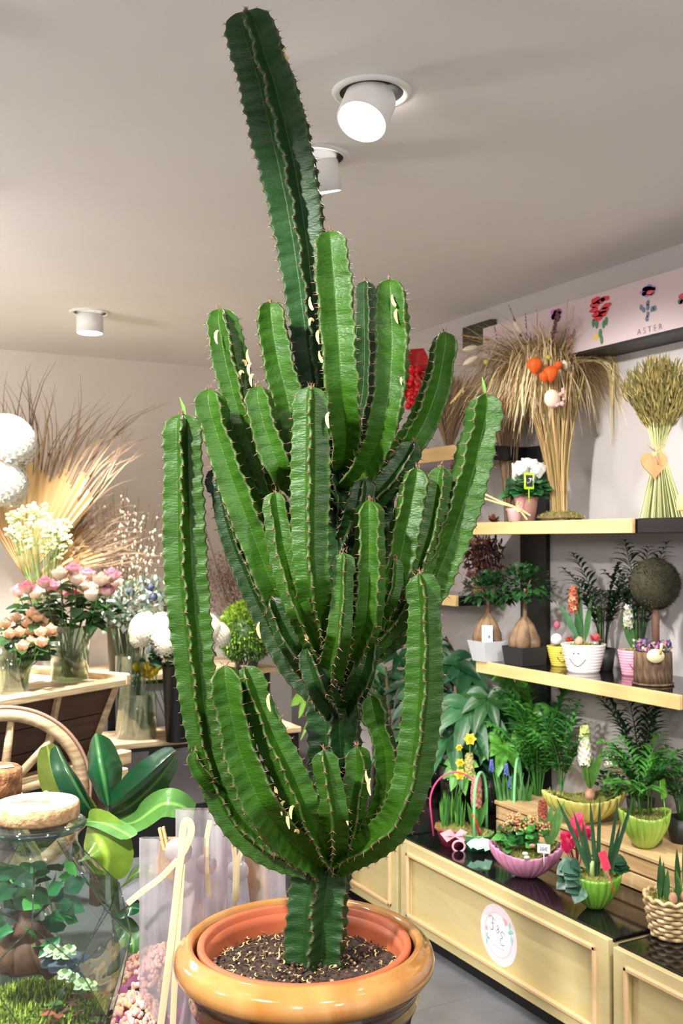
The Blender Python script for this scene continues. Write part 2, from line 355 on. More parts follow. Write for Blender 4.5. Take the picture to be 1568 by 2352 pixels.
def arm(name, ribs, phase, dz, pts, green, part='arm', trunk=False):
    P = list(reversed(pts)); Ppx = cr([(float(a), float(b), float(c)) for a, b, c in P], 10)
    n = len(Ppx); C = []; HW = []
    for i, (x, y, hw) in enumerate(Ppx):
        t = i / (n - 1); d = CACT_D + dz * min(1, t / .4) ** .7 if not trunk else CACT_D + .02
        C.append(at(x, y, d)); HW.append(hw * d / FPX)
    # resample by arc length
    S = [0]
    for i in range(1, n): S.append(S[-1] + (C[i] - C[i - 1]).length)
    L = S[-1]; step = .0042; m = max(8, int(L / step)); cen = []; hw = []; j = 0
    for i in range(m + 1):
        s = L * i / m
        while j < n - 2 and S[j + 1] < s: j += 1
        u = (s - S[j]) / max(1e-6, S[j + 1] - S[j]); cen.append(C[j].lerp(C[j + 1], u)); hw.append(HW[j] * (1 - u) + HW[j + 1] * u)
    ph = radians(phase); angs = [ph + 2 * pi * k / ribs for k in range(ribs)]
    mx = max(abs(sin(a)) for a in angs); tooth = U(.0185, .0215) if not trunk else .021; core = .30 if ribs == 4 else .42
    offs = [U(0, 1) for _ in angs]; wv = [U(0, 6.28) for _ in angs]
    hwmax = max(hw)
    mb = MB(base_w); sp = MB(base_w); vs = []; cs = []; prof = [0, .07, .2, .45, .75, .93]  # fraction ridge->valley
    per = 2 * len(prof) + 1 ; W = ribs * per
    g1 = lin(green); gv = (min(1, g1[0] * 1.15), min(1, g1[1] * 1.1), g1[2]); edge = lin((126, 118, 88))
    tw = U(-.15, .15) if not trunk else .1
    for i, c in enumerate(cen):
        s = L * i / m; T = (cen[min(i + 1, m)] - cen[max(i - 1, 0)]).normalized()
        toc = (EYE - c); N = (toc - T * toc.dot(T)).normalized(); B = T.cross(N)
        R0 = hw[i] / mx; rem = L - s; capL = R0 * 1.15 if i < m else R0
        capL = hwmax / mx * .95
        e = 1.0 if rem > capL else max(.12, (max(0, 1 - ((capL - rem) / capL) ** 2.6)) ** .5)
        R0 = max(R0, hwmax / mx * .9 * e) if rem < capL * 1.5 else R0
        R0 = min(R0, hwmax / mx * max(e, .1)) if rem < capL else R0
        cv = core + (.12 if trunk and s < .3 else 0)
        for k, a0 in enumerate(angs):
            q = (s / tooth + offs[k]); fr = q - math.floor(q); tt = 1 - abs(2 * fr - 1) # 1 at mid, 0 at tooth
            bumpy = (1 - tt) ** 2
            Rr = R0 * (.91 + .09 * bumpy) ; wig = (.055) * sin(2 * pi * s / .075 + wv[k]) + .03 * sin(2 * pi * s / tooth + wv[k])
            a = a0 + wig + tw * (s / L)
            aL, aR = a0 - pi / ribs + tw * (s / L), a0 + pi / ribs + tw * (s / L)
            bul = .016 * cos(2 * pi * q + pi) 
            Rv = R0 * cv; rp = V((cos(a), sin(a), 0)) * Rr
            lv = V((cos(aL), sin(aL), 0)) * Rv; rv = V((cos(aR), sin(aR), 0)) * Rv
            th = min(.0018, R0 * .07)
            row = []
            for (vv, sg, rng) in ((lv, -1, [1.0] + prof[::-1]), (rv, 1, prof[:])):
                for f in rng:
                    p = rp.lerp(vv, f); tang = V((-sin(a), cos(a), 0)) * sg; dirv = (vv - rp); nn = V((-dirv.y, dirv.x, 0)) * (-sg)
                    nn = nn.normalized() if nn.length > 1e-6 else tang
                    if nn.dot(tang) < 0: nn = -nn
                    bow = (.015 * sin(pi * min(1, f * 1.1)) + bul * sin(pi * f) * 1.0) * R0
                    p = p + nn * bow + (tang * th * (1 if f < .1 else .6 if f < .3 else 0))
                    row.append((p, f))
            # drop the duplicated ridge vertex on the second half: keep as thin flat margin
            for p, f in row:
                vs.append(c + N * p.x + B * p.y)
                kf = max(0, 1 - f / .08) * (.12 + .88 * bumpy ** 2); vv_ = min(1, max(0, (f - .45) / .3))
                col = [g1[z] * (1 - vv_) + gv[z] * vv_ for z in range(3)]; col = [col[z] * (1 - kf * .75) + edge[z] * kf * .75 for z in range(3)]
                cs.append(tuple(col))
            # spines at each tooth
            q2 = ((s + L / m) / tooth + offs[k])
            if math.floor(q2) != math.floor(q) and s > .03 and i < m:
                o = c + N * rp.x + B * rp.y; out = (N * cos(a) + B * sin(a)); sd = (-N * sin(a) + B * cos(a)); ln = U(.006, .0105)
                for sg in (-1, 1):
                    d = (out * U(.55, .9) + sd * sg * U(.6, .9) + T * U(-.35, .25)).normalized()
                    x1 = d.cross(T).normalized(); x2 = d.cross(x1); r = .0008
                    sp.add([o + x1 * r, o - x1 * r * .5 + x2 * r * .87, o - x1 * r * .5 - x2 * r * .87, o + d * ln], [(0, 1, 3), (1, 2, 3), (2, 0, 3)])
                sp.ball(o - out * .0006, .0012, 5, 3)
    nr = len(cen)
    fs = [(i * W + k, i * W + (k + 1) % W, (i + 1) * W + (k + 1) % W, (i + 1) * W + k) for i in range(nr - 1) for k in range(W)]
    tipc = len(vs); vs.append(cen[-1] + (cen[-1] - cen[-2]).normalized() * .003); cs.append(tuple(edge[:3]))
    fs += [((nr - 1) * W + k, (nr - 1) * W + (k + 1) % W, tipc) for k in range(W)]
    fs.append(tuple(range(W - 1, -1, -1)))
    mb.add(vs, fs, cs)
    # spines crowd the tip
    tp = cen[-1]; T = (cen[-1] - cen[-4]).normalized()
    for _ in range(14):
        d = (rdir() + T * 1.3).normalized(); o = tp + rdir() * .006 - T * .002; x1 = d.cross(V((.2, .4, .9))).normalized(); x2 = d.cross(x1); r = .001
        sp.add([o + x1 * r, o - x1 * r * .5 + x2 * r * .87, o - x1 * r * .5 - x2 * r * .87, o + d * U(.005, .01)], [(0, 1, 3), (1, 2, 3), (2, 0, 3)])
    o = obj(part, mb, M_cact, cact)
    obj('spines', sp, M_spine, o, smooth=False, stuff=True)
    return o, cen
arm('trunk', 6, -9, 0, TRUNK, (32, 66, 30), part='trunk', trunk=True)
ARMC = []
for a in ARMS:
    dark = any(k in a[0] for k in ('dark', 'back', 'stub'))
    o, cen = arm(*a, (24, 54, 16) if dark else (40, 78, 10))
    ARMC.append(cen)
# curled dry leaf remnants on the ridges
dl = MB(base_w)
for x, y, d in [(716,690,1.66),(715,740,1.66),(738,810,1.66),(733,770,1.66),(905,682,1.69),(912,722,1.69),(924,875,1.69),(575,845,1.76),(572,812,1.77),(500,770,1.75),(655,120,1.80),(660,140,1.80),(845,1775,1.72),(850,1800,1.72),(665,1875,1.67),(680,1905,1.67),(672,1860,1.67),(700,1455,1.64),(815,1360,1.66),(597,1440,1.75),(755,960,1.61),(650,1850,1.67),(800,1870,1.7),(560,830,1.77),(555,860,1.76),(620,1605,1.68),(580,870,1.74)]:
    c = at(x, y, d); a = U(0, 6); pts = [c + R_ * .004 * cos(a + k * .7) * (1 - k * .06) + Z_ * (.009 * sin(a + k * .55) - .002 * k) - F_ * .002 * k for k in range(6)]
    dl.tint((205, 175, 120), .2); dl.leaf(pts, [.001, .002, .0028, .0028, .002, .0008], -F_ , nw=1)
obj('dried_leaf_curls', dl, M_dry, cact, stuff=True)
# small fresh leaves at two tips
for (x, y, d, dx) in ((425, 950, 1.8, -8), (1113, 903, 1.77, -4)):
    g = MB(base_w); g.tint((110, 170, 60)); c = at(x, y, d); px = d / FPX
    g.leaf([c - Z_ * .004, c + Z_ * 15 * px + R_ * dx * .5 * px, c + Z_ * 38 * px + R_ * dx * 1.6 * px], [.0018, .003, .0005], -F_, fold=.3)
    obj('leaf', g, M_leaf, cact, label='small fresh green leaf at the arm tip')
# inner pot and soil
M_clay = mat('clay_plastic', (190, 102, 68), .45, (178, 92, 60), 5)
pc = at(699, 2157, CACT_D); pc.z = 0; PR = .185
ip = MB(base_w); c = V((pc.x, pc.y, 0))
ip.lathe([(.12, .46), (.13, .452), (.166, .78), (.168, .795), (.184, .797), (.1855, .802), (.1845, .808), (.176, .809), (.172, .806), (.170, .78), (.168, .74)], 72, c)
obj('inner_pot', ip, M_clay, cact)
sb = MB(base_w)
for i in range(19):
    for k in range(64):
        r = .171 * i / 18; a = 2 * pi * k / 64; p = V((cos(a) * r, sin(a) * r, 0)); h = .012 * noise.noise(p * 18) + .008 * noise.noise(p * 55) + .004 * noise.noise(p * 140)
        sb.v.append(tuple(c + p + V((0, 0, .768 + h - .010 * (r / .17) ** 2)) - base_w)); sb.c.append((1, 1, 1))
sb.f = [(i * 64 + k, i * 64 + (k + 1) % 64, (i + 1) * 64 + (k + 1) % 64, (i + 1) * 64 + k) for i in range(18) for k in range(64)]
obj('soil', sb, M_soil, cact)
db = MB(base_w)
for i in range(1500):
    r = .165 * sqrt(rnd.random()); a = U(0, 2 * pi); p = c + V((cos(a) * r, sin(a) * r, .768 - .01 * (r / .17) ** 2 + U(-.002, .008)))
    k = rnd.random()
    if k < .62: db.tint((72, 54, 42), .5); db.box(p, (U(.002, .009), U(.001, .003), U(.001, .003)), U(0, 6), U(-1, 1), U(-1, 1))
    elif k < .8: db.tint((110, 84, 66), .4); db.ball(p, U(.0015, .004), 5, 4, (1, .8, .7))
    elif k < .84: db.tint((196, 160, 140), .2); db.ball(p, U(.002, .0045), 6, 4, (1, .8, .7))
    else:
        db.tint((205, 172, 112), .25); q = U(0, 6); R = U(.003, .007); t1 = rdir(-20, 20); t2 = t1.cross(V((U(-.5, .5), U(-.5, .5), 1))).normalized()
        db.leaf([p + Z_ * .003 + (t1 * cos(q + j * .8) + (t2 * .6 + Z_ * .5) * sin(q + j * .8)) * R for j in range(5)], [.0006, .0013, .0016, .0013, .0005], Z_, nw=1)
obj('soil_litter', db, M_dry, cact, smooth=False, stuff=True, label='bark crumbs, pebbles and dry curled leaves on the soil')
# glazed outer planter
M_glaze = mat('ochre_glaze', (186, 138, 80), .12, (168, 112, 54), 5, ndist=2, coat=.8, stretch=(1, 1, .35)); M_glaze2 = mat('brown_glaze', (92, 56, 36), .12, (52, 32, 24), 4, coat=.8)
pl = thing('glazed_planter', 'large glazed ceramic planter with rolled ochre rim and dark brown body under the cactus', 'planter', (pc.x, pc.y, .42))
obj('rim', MB().lathe([(.189, .33), (.190, .378), (.193, .39), (.199, .395), (.206, .392), (.2095, .384), (.216, .382), (.2225, .374), (.2255, .362), (.2235, .350), (.217, .341), (.209, .337), (.203, .335)], 80), M_glaze, pl)
obj('body', MB().lathe([(.0, .0), (.13, .0), (.135, .012), (.128, .03), (.15, .09), (.172, .17), (.182, .24), (.190, .28), (.196, .29), (.199, .298), (.196, .306), (.200, .318), (.205, .337), (.190, .337), (.186, .29), (.170, .17), (.125, .035), (.0, .03)], 72), M_glaze2, pl)
M_rel = mat('relief_glaze', vcol=True, rough=.15, coat=.7)
def relief(px, py, col, kind):
    p = at(px, py, 1.62); a = math.atan2(p.y - pc.y, p.x - pc.x); z = max(.08, p.z - .42 + .0); r = .185 if z > .22 else .178
    ctr = V((cos(a) * r, sin(a) * r, z)); tg = V((-sin(a), cos(a), 0)); nn = V((cos(a), sin(a), 0)); g = MB().tint(col)
    if kind == 'flower':
        for k in range(9): g.tint(col, .12); q = ctr + tg * U(-.022, .022) + Z_ * U(-.016, .016); g.ball(q, U(.008, .012), 8, 6, (1, 1, .9), .3)
    elif kind == 'ring':
        g.tube([ctr + nn * .006 + tg * .014 * cos(t) + Z_ * .022 * sin(t) for t in [x * .45 for x in range(15)]], .004, 6)
    else:
        g.leaf([ctr + nn * .008 - Z_ * .03 + tg * .01, ctr + nn * .012, ctr + nn * .008 + Z_ * .03 - tg * .01], [.003, .014, .002], nn, fold=-.3)
    obj('relief_' + kind, g, M_rel, pl)
relief(535, 2345, (200, 190, 205), 'flower'); relief(470, 2320, (206, 186, 130), 'ring'); relief(928, 2345, (214, 140, 60), 'leaf'); relief(640, 2375, (190, 120, 50), 'leaf'); relief(760, 2385, (120, 120, 170), 'flower'); relief(452, 2345, (30, 30, 20), 'leaf')
# low table under planter, bags and kalanchoes
tb = thing('display_table', 'low black display table under the planter', 'table', CR(-.3, 1.85, 0), -YAW)
obj('tabletop', MB().box((0, 0, .405), (1.25, .85, .03), bev=.004), M_black, tb)
for sx in (-1, 1):
    for sy in (-1, 1): obj('leg', MB().box((sx * .58, sy * .38, .195), (.05, .05, .39), bev=.004), M_black, tb)
# ------------------------------------------------------------------ shelves and cabinets on the right wall
def slab(name, label, x0, x1, y0, y1, z, th=.045, lip=True, cat='shelf', topm=None, lipx=.018):
    t = thing(name, label, cat, (x0, (y0 + y1) / 2, z - th))
    o = V((x0, (y0 + y1) / 2, z - th))
    m = MB(o).span((x0 + (lipx if lip else 0), y0, z - th), (x1, y1, z), bev=.002); obj('board', m, topm or M_granite, t, smooth=False)
    if lip: obj('wooden_edge', MB(o).span((x0, y0, z - th), (x0 + lipx - .0005, y1, z + .001), bev=.002), M_pine, t, smooth=False)
    return t
slab('shelf', 'middle black shelf with pale wooden edge holding the smiling pots', 2.40, WALLX, 2.28, 3.335, 1.03)
slab('shelf', 'upper wooden edged shelf under the big dried grass sheaf', 2.40, WALLX, 2.475, 3.5, 1.576, .047)
slab('shelf', 'black shelf end right of the upper wooden shelf', 2.40, WALLX, 1.4, 2.45, 1.576, .047, lip=False)
slab('shelf', 'highest wooden edged shelf, behind the cactus arms', 2.40, WALLX, 3.42, 4.4, 1.90, .06)
slab('shelf', 'short low shelf with pale edge behind the right cactus arm', 2.50, WALLX, 3.62, 4.5, 1.27, .045)
rl = thing('rail', 'pale wooden rail in front of the hanging dried bundle', 'rail', (2.36, 2.0, 1.60))
obj('rail_board', MB(V((2.36, 2.0, 1.60))).span((2.30, 1.5, 1.592), (2.32, 2.19, 1.638), bev=.002), M_pine, rl)
obj('rail_bracket', MB(V((2.36, 2.0, 1.60))).span((2.32, 1.75, 1.577), (2.40, 1.79, 1.60)), M_black, rl)
struct('trim_1', MB().span((WALLX - .02, 3.30, .37), (WALLX, 3.47, 1.9)), M_black)
struct('trim_2', MB().span((WALLX - .02, 1.6, .37), (WALLX, 1.62, 1.55)), M_black)
def cabinet(y0, y1, ztop, label):
    x0 = 2.05; o = V((x0, (y0 + y1) / 2, 0)); t = thing('cabinet', label, 'cabinet', o)
    zb = .066; zt = ztop - .012
    obj('plinth', MB(o).span((x0 + .05, y0 + .01, 0), (WALLX - .01, y1 - .01, zb)), M_black, t, smooth=False)
    obj('carcass', MB(o).span((x0 + .02, y0, zb), (WALLX - .005, y1, zt), bev=.002), M_panel, t, smooth=False)
    # face frame: stiles and rails, raised moulding, recessed panel shows the carcass
    for a in (y0, y1 - .052): obj('stile', MB(o).span((x0, a, zb), (x0 + .02, a + .052, ztop - .001), bev=.0015), M_panel, t, smooth=False)
    for z in (zb, ztop - .041): obj('frame_rail', MB(o).span((x0, y0 + .052, z), (x0 + .02, y1 - .052, z + .04), bev=.0015), M_panel, t, smooth=False)
    a, b, c, d = y0 + .045, y1 - .045, zb + .034, ztop - .034
    for (p, q) in (((a, c), (b, c + .016)), ((a, d - .016), (b, d)), ((a, c), (a + .016, d)), ((b - .016, c), (b, d))):
        obj('moulding', MB(o).span((x0 - .009, p[0], p[1]), (x0 + .004, q[0], q[1]), bev=.004), M_mould, t, smooth=False)
    obj('countertop', MB(o).span((x0 + .021, y0 - .004, zt + .0005), (WALLX - .004, y1 + .004, ztop + .004), bev=.003), M_granite, t, smooth=False, label='polished black granite top')
    return t
CZ = .376; TOPZ = CZ + .004
cb = cabinet(2.22, 3.335, CZ, 'long low pale wooden cabinet with black top and round logo sticker')
cabinet(1.0, 2.20, CZ - .012, 'low pale wooden cabinet at the right edge under the wicker basket')
cabinet(3.36, 4.5, CZ, 'low pale wooden cabinet farthest back behind the cactus pot')
# round logo sticker
st = V((2.05 + .0185, 2.755, .207)); so = V((2.05, 2.7775, 0))
s1 = MB(so)
def disc(mb, r0, r1, x, n=48, cy=0, cz=0, sy=1, sz=1):
    vs = [];
    for k in range(n):
        a = 2 * pi * k / n
        for r in (r0, r1): vs.append(V((x, st.y + cy - cos(a) * r * sy, st.z + cz + sin(a) * r * sz)))
    mb.add(vs, [(2 * k, 2 * k + 1, (2 * k + 3) % (2 * n), (2 * k + 2) % (2 * n)) for k in range(n)])
s1.tint((236, 222, 228)); disc(s1, .0001, .098, 2.0695)
s1.tint((222, 200, 200)); disc(s1, .071, .073, 2.0690)
s1.tint((240, 236, 240)); disc(s1, .0001, .0675, 2.0690); s1.tint((226, 210, 205)); disc(s1, .0675, .069, 2.0688)
for (cy, cz, a, b, col) in ((-.040, .052, .007, .011, (250, 170, 185)), (-.030, .060, .005, .006, (250, 190, 200)), (.062, .004, .006, .008, (250, 170, 180)),
                            (-.062, .048, .004, .012, (150, 215, 200)), (-.070, .034, .010, .006, (150, 215, 200)), (-.060, .026, .007, .006, (140, 205, 190)), (-.072, .008, .007, .012, (160, 220, 205)),
                            (.060, -.018, .004, .010, (150, 205, 195)), (.052, -.026, .007, .004, (120, 180, 170)), (.062, -.038, .004, .009, (150, 205, 195))):
    s1.tint(col); disc(s1, .0001, 1, 2.0684, 14, cy, cz, a, b)
def stroke(mb, pts, w, x=2.0680):
    P = cr([(-p[0], p[1], 0) for p in pts], 6); vs = []
    for i, p in enumerate(P):
        q = P[min(i + 1, len(P) - 1)]; r = P[max(i - 1, 0)]; t = V((q[0] - r[0], q[1] - r[1])).normalized(); nrm = V((-t.y, t.x)) * w
        for sg in (-1, 1): vs.append(V((x, st.y + p[0] + nrm.x * sg, st.z + p[1] + nrm.y * sg)))
    mb.add(vs, [(2 * i, 2 * i + 1, 2 * i + 3, 2 * i + 2) for i in range(len(P) - 1)])
s1.tint((120, 112, 118))
stroke(s1, [(-.048, .044), (-.040, .052), (-.028, .048), (-.012, .042)], .0010)   # F
stroke(s1, [(-.028, .048), (-.030, .034), (-.026, .016), (-.036, .006), (-.046, .014)], .0012)
stroke(s1, [(-.040, .028), (-.020, .032)], .0009)
stroke(s1, [(.006, .014), (-.006, .024), (-.002, .032), (.004, .024), (-.008, .012), (-.002, .006), (.008, .016)], .0009)  # &
stroke(s1, [(.036, .010), (.026, .018), (.014, .010), (.024, .000), (.012, -.010), (.018, -.026), (.034, -.022)], .0012)  # E
for k in range(15): stroke(s1, [(-.032 + k * .0047, -.040 + .0008 * (k % 3)), (-.0295 + k * .0047, -.040)], .0010)
obj('logo_sticker', s1, mat('print', vcol=True, rough=.5), cb, smooth=False, label='round pale pink sticker with script letters F and E')
# printed flower banner high on the wall
bn = thing('banner', 'pale pink printed flower banner under the ceiling, reading ASTER', 'sign', (2.6, 2.6, 2.215))
bo = V((2.6, 2.6, 2.215)); M_print = mat('print')
obj('board', MB(bo).span((2.6, 1.6, 2.215), (WALLX - .002, 3.55, 2.414)), mat('banner_paper', (196, 178, 180), .7), bn, smooth=False)
obj('underside', MB(bo).span((2.602, 1.6, 2.205), (WALLX - .002, 3.2, 2.2145)), M_black, bn, smooth=False)
pr = MB(bo); X0 = 2.5985
def blob(px, py, rx, ry, col, n=10, x=X0, jit=.25):
    c = on_x(px, py, x); d = dep(c) / FPX; pr.tint(col); vs = [c]
    for k in range(n):
        a = 2 * pi * k / n; q = U(1 - jit, 1); vs.append(c + V((0, -cos(a) * rx * q * d * 2.1, sin(a) * ry * q * d)))
    pr.add(vs, [(0, k + 1, (k + 1) % n + 1) for k in range(n)])
for px, py in ((1366,700),(1364,712),(1370,722),(1378,692),(1388,686),(1392,702),(1386,712),(1368,690),(1384,720),(1372,730)): blob(px, py, 9, 9, (200, 42, 52), jit=.4)
for px, py, a in ((1370,745,0),(1378,765,0),(1386,745,0),(1381,780,0),(1362,742,0),(1392,738,0)): blob(px, py, 3, 12, (70, 120, 80))
for k in range(22):
    a = U(0, 6.28); r = U(6, 15); blob(1488 + cos(a) * r, 672 + sin(a) * r * .8 - (4 if cos(a) > 0 else 0), 5, 6, rnd.choice([(150, 140, 200), (200, 130, 180), (120, 120, 190)]), x=X0 - .0004)
blob(1492, 671, 6, 5, (226, 80, 90), x=X0 - .0008)
for px, py in ((1487,696),(1487,706),(1478,712),(1497,710),(1487,722),(1485,732),(1472,706),(1503,708)): blob(px, py, 3, 8, (90, 110, 130))
for k in range(10): blob(1278 + U(-9, 9), 722 + U(-10, 10), 6, 8, rnd.choice([(212, 120, 175), (190, 110, 190)]))
blob(1368, 774, 5, 7, (220, 180, 60))
for px, py in ((1566, 680), (1568, 692)): blob(px, py, 6, 7, (200, 60, 90))
blob(1562, 692, 5, 8, (60, 110, 80))
obj('printed_flowers', pr, mat('print', vcol=True), bn, smooth=False, label='printed red, violet and pink flowers', stuff=True)
def text(s, size, loc, rot, m, parent, name='lettering', ext=.0):
    cu = bpy.data.curves.new(name, 'FONT'); cu.body = s; cu.size = size; cu.align_x = 'CENTER'; cu.align_y = 'CENTER'; cu.extrude = ext
    tmp = bpy.data.objects.new('tmp', cu); COL.objects.link(tmp); bpy.context.view_layer.update()
    me = bpy.data.meshes.new_from_object(tmp.evaluated_get(bpy.context.evaluated_depsgraph_get())); bpy.data.objects.remove(tmp)
    me.materials.clear(); me.materials.append(m); o = bpy.data.objects.new(name, me); link(o, parent); o.location = loc; o.rotation_euler = rot; return o
pt = on_x(1491, 757, X0)
text('A S T E R', .030, V((X0 - .0005, pt.y, pt.z)) - bo, (pi / 2, 0, -pi / 2), mat('faded_ink', (140, 118, 120)), bn)
# framed moss panel
mp_ = MB(V((2.72, 3.62, 2.1))); a = on_x(1128, 732, 2.72); b = on_x(1062, 800, 2.72)
obj('moss_panel', mp_.span((2.72, a.y, b.z), (WALLX - .002, b.y, a.z)), mat('moss_frame', (86, 84, 66), .95, (50, 48, 38), 60, bump=1), loc=V((2.72, 3.62, 2.1)), label='square grey green moss panel on the wall behind the dried grasses', cat='wall panel')

# ------------------------------------------------------------------ plant helpers
def blades(mb, c, n, h, spread, w, cols, lean=.3, r0=.01, flat=True, segs=4, droop=0):
    for _ in range(n):
        a = U(0, 2 * pi); r = U(0, r0); p = c + V((cos(a) * r, sin(a) * r, 0)); hh = h * U(.7, 1.05); d = V((cos(a), sin(a), 0)) * U(0, spread)
        mb.tint(rnd.choice(cols), .15); pts = []
        for i in range(segs + 1):
            t = i / segs; pts.append(p + d * t ** 1.5 * (1 if not droop else 1.3) + Z_ * hh * (t - droop * t ** 3))
        mb.leaf(pts, [w * (1 - (i / segs) ** 3 * .9) for i in range(segs + 1)], V((cos(a + 1.2), sin(a + 1.2), .3)), fold=.4, nw=1)
def moss(mb, c, rx, ry, h, n=260, cols=((160, 164, 70), (120, 124, 54), (190, 186, 100)), zf=None):
    N_ = 10; vs = []; cs = []; base = lin(cols[1])[:3]
    for i in range(N_):
        for k in range(20):
            r = i / (N_ - 1); a = 2 * pi * k / 20; z = h * (1 - r * r) + .004 * noise.noise(V((cos(a) * r * 3, sin(a) * r * 3, c[0] * 40)))
            vs.append(V(c) + V((rx * r * cos(a), ry * r * sin(a), z + (zf(a) * r ** 3 if zf else 0)))); cs.append(base)
    mb.add(vs, [(i * 20 + k, i * 20 + (k + 1) % 20, (i + 1) * 20 + (k + 1) % 20, (i + 1) * 20 + k) for i in range(N_ - 1) for k in range(20)], cs)
    for _ in range(n):
        r = sqrt(rnd.random()); a = U(0, 2 * pi); p = V(c) + V((rx * r * cos(a), ry * r * sin(a), h * (1 - r * r) + (zf(a) * r ** 3 if zf else 0)))
        d = (rdir(10, 90) * U(.006, .014)); q = d.cross(V((.3, .2, .9))).normalized() * .0015; mb.tint(rnd.choice(cols), .25)
        mb.add([p - q, p + q, p + d * .6 + q * .7, p + d], [(0, 1, 2), (0, 2, 3)])
def frond(mb, base, dirh, L, rise, droop, col, leaflen=.09, n=11, w=.007, j=.15):
    """pinnate palm frond"""
    dirh = V(dirh).normalized(); pts = []; S = 14
    for i in range(S + 1):
        t = i / S; pts.append(base + dirh * L * (.15 * t + .85 * t * t * .8) + Z_ * (rise * t - droop * t ** 2.4))
    mb.tint(col, j); mb.tube(pts, [.0022 * (1 - .7 * i / S) for i in range(S + 1)], 4, cap=False)
    for i in range(n):
        t = .28 + .72 * (i + 1) / n; k = min(S - 1, int(t * S)); p = pts[k].lerp(pts[k + 1], t * S - k) if k < S else pts[S]
        T = (pts[min(k + 1, S)] - pts[k]).normalized(); sd = T.cross(Z_).normalized(); ll = leaflen * sin(pi * (.2 + .72 * (i / n))) * U(.75, 1.15)
        for sg in (-1, 1):
            d = (sd * sg * .85 + T * .55 + Z_ * U(-.25, .25)).normalized(); mb.tint(col, j)
            mb.leaf([p, p + d * ll * .35 + Z_ * .003, p + d * ll * .7 - Z_ * ll * .06, p + d * ll - Z_ * ll * .2], [.001, w, w * .8, .0005], Z_, fold=.25, nw=1)
def broad(mb, base, d, L, wd, nrm, col, droop=.2, fold=.15, j=.12, nw=2, wave=0.05):
    d = V(d).normalized(); mb.tint(col, j); S = 6; prof = [.05, .6, .95, 1, .8, .45, .02]
    mb.leaf([base + d * L * i / S - Z_ * droop * L * (i / S) ** 2 for i in range(S + 1)], [wd * p for p in prof], nrm, fold=fold, nw=nw, wave=wave)
def palmate(mb, c, out, r, n, col, w=.018):
    out = V(out).normalized(); s = out.cross(Z_).normalized(); u = s.cross(out)
    for k in range(n):
        a = radians(-125 + 250 * k / (n - 1)); d = (u * -cos(a) * 1.0 + s * sin(a)) * 1.0 + out * .35
        broad(mb, c, d, r * U(.8, 1.05), w, out, col, .5, .25, .15)
def hyacinth(mb, c, h, r, cols, n=42, ax=None):
    ax = (ax or Z_).normalized(); s = ax.cross(V((.3, .8, .1))).normalized(); u = ax.cross(s)
    for i in range(n):
        t = i / n; a = i * 2.4; rr = r * (.55 + .45 * sin(pi * min(1, t * .9 + .15))); o = (s * cos(a) + u * sin(a)); p = c + ax * h * t; q = p + o * rr * .55
        mb.tint(rnd.choice(cols), .12); d = (o + ax * .15 - Z_ * .1).normalized(); mb.tube([p + o * rr * .2, q], [.003, .005], 5)
        s2 = d.cross(ax).normalized(); u2 = s2.cross(d)
        for k in range(5):
            b = 2 * pi * k / 5; e = (s2 * cos(b) + u2 * sin(b)); mb.leaf([q, q + d * .006 + e * .006, q + d * .003 + e * .013], [.002, .0038, .0008], d, nw=1)
def fluted(t, rx, ry, h, m, flutes=26, lift=0.0, base=.3, name='bowl', th=.004, lab=None):
    out = []; prof = [(base * .0, 0), (base * .9, 0)] + [(base + (1 - base) * sin(pi / 2 * (i / 10)) ** .85, h * (i / 10)) for i in range(11)]
    inn = [(max(0, a - th / rx), z if i > 1 else z + th) for i, (a, z) in enumerate(prof)][::-1]; prof = prof + inn
    n = flutes * 8
    obj(name, MB().lathe([(a * rx, z) for a, z in prof], n, (0, 0, 0), rf=lambda a, t_: 1 + .075 * abs(sin(a * flutes / 2)) - .04, sy=ry / rx,
        zf=lambda a, t_: lift * cos(a) ** 2 * min(1, (0.5 - abs(t_ - .5)) * 2.2) ** 1.4), m, t, label=lab)
def tag_board(t, c, w_, h_, m, stick=.06, rz=0, txt=None, tm_=None, rx=0, frame=None, name='price_tag'):
    b = obj(name, MB().box((0, 0, 0), (w_, .0025, h_), bev=.001), m, t, smooth=False); b.location = c; b.rotation_euler = (rx, 0, rz)
    obj('stick', MB().tube([(0, .001, -h_ / 2), (0, .001, -h_ / 2 - stick)], .0018, 5), m, b)
    if frame: obj('chalk_face', MB().box((0, -.002, 0), (w_ * .68, .002, h_ * .7)), frame, b, smooth=False)
    if txt: text(txt, h_ * (.55 if not frame else .42), (0, -.0035, 0), (pi / 2, 0, 0 if not frame else 0), tm_, b)
    return b
G1, G2, G3, G4 = (60, 120, 50), (96, 160, 64), (40, 92, 44), (120, 180, 80)
RZ = -YAW
def base(px, py, z): p = on_z(px, py, z); return p

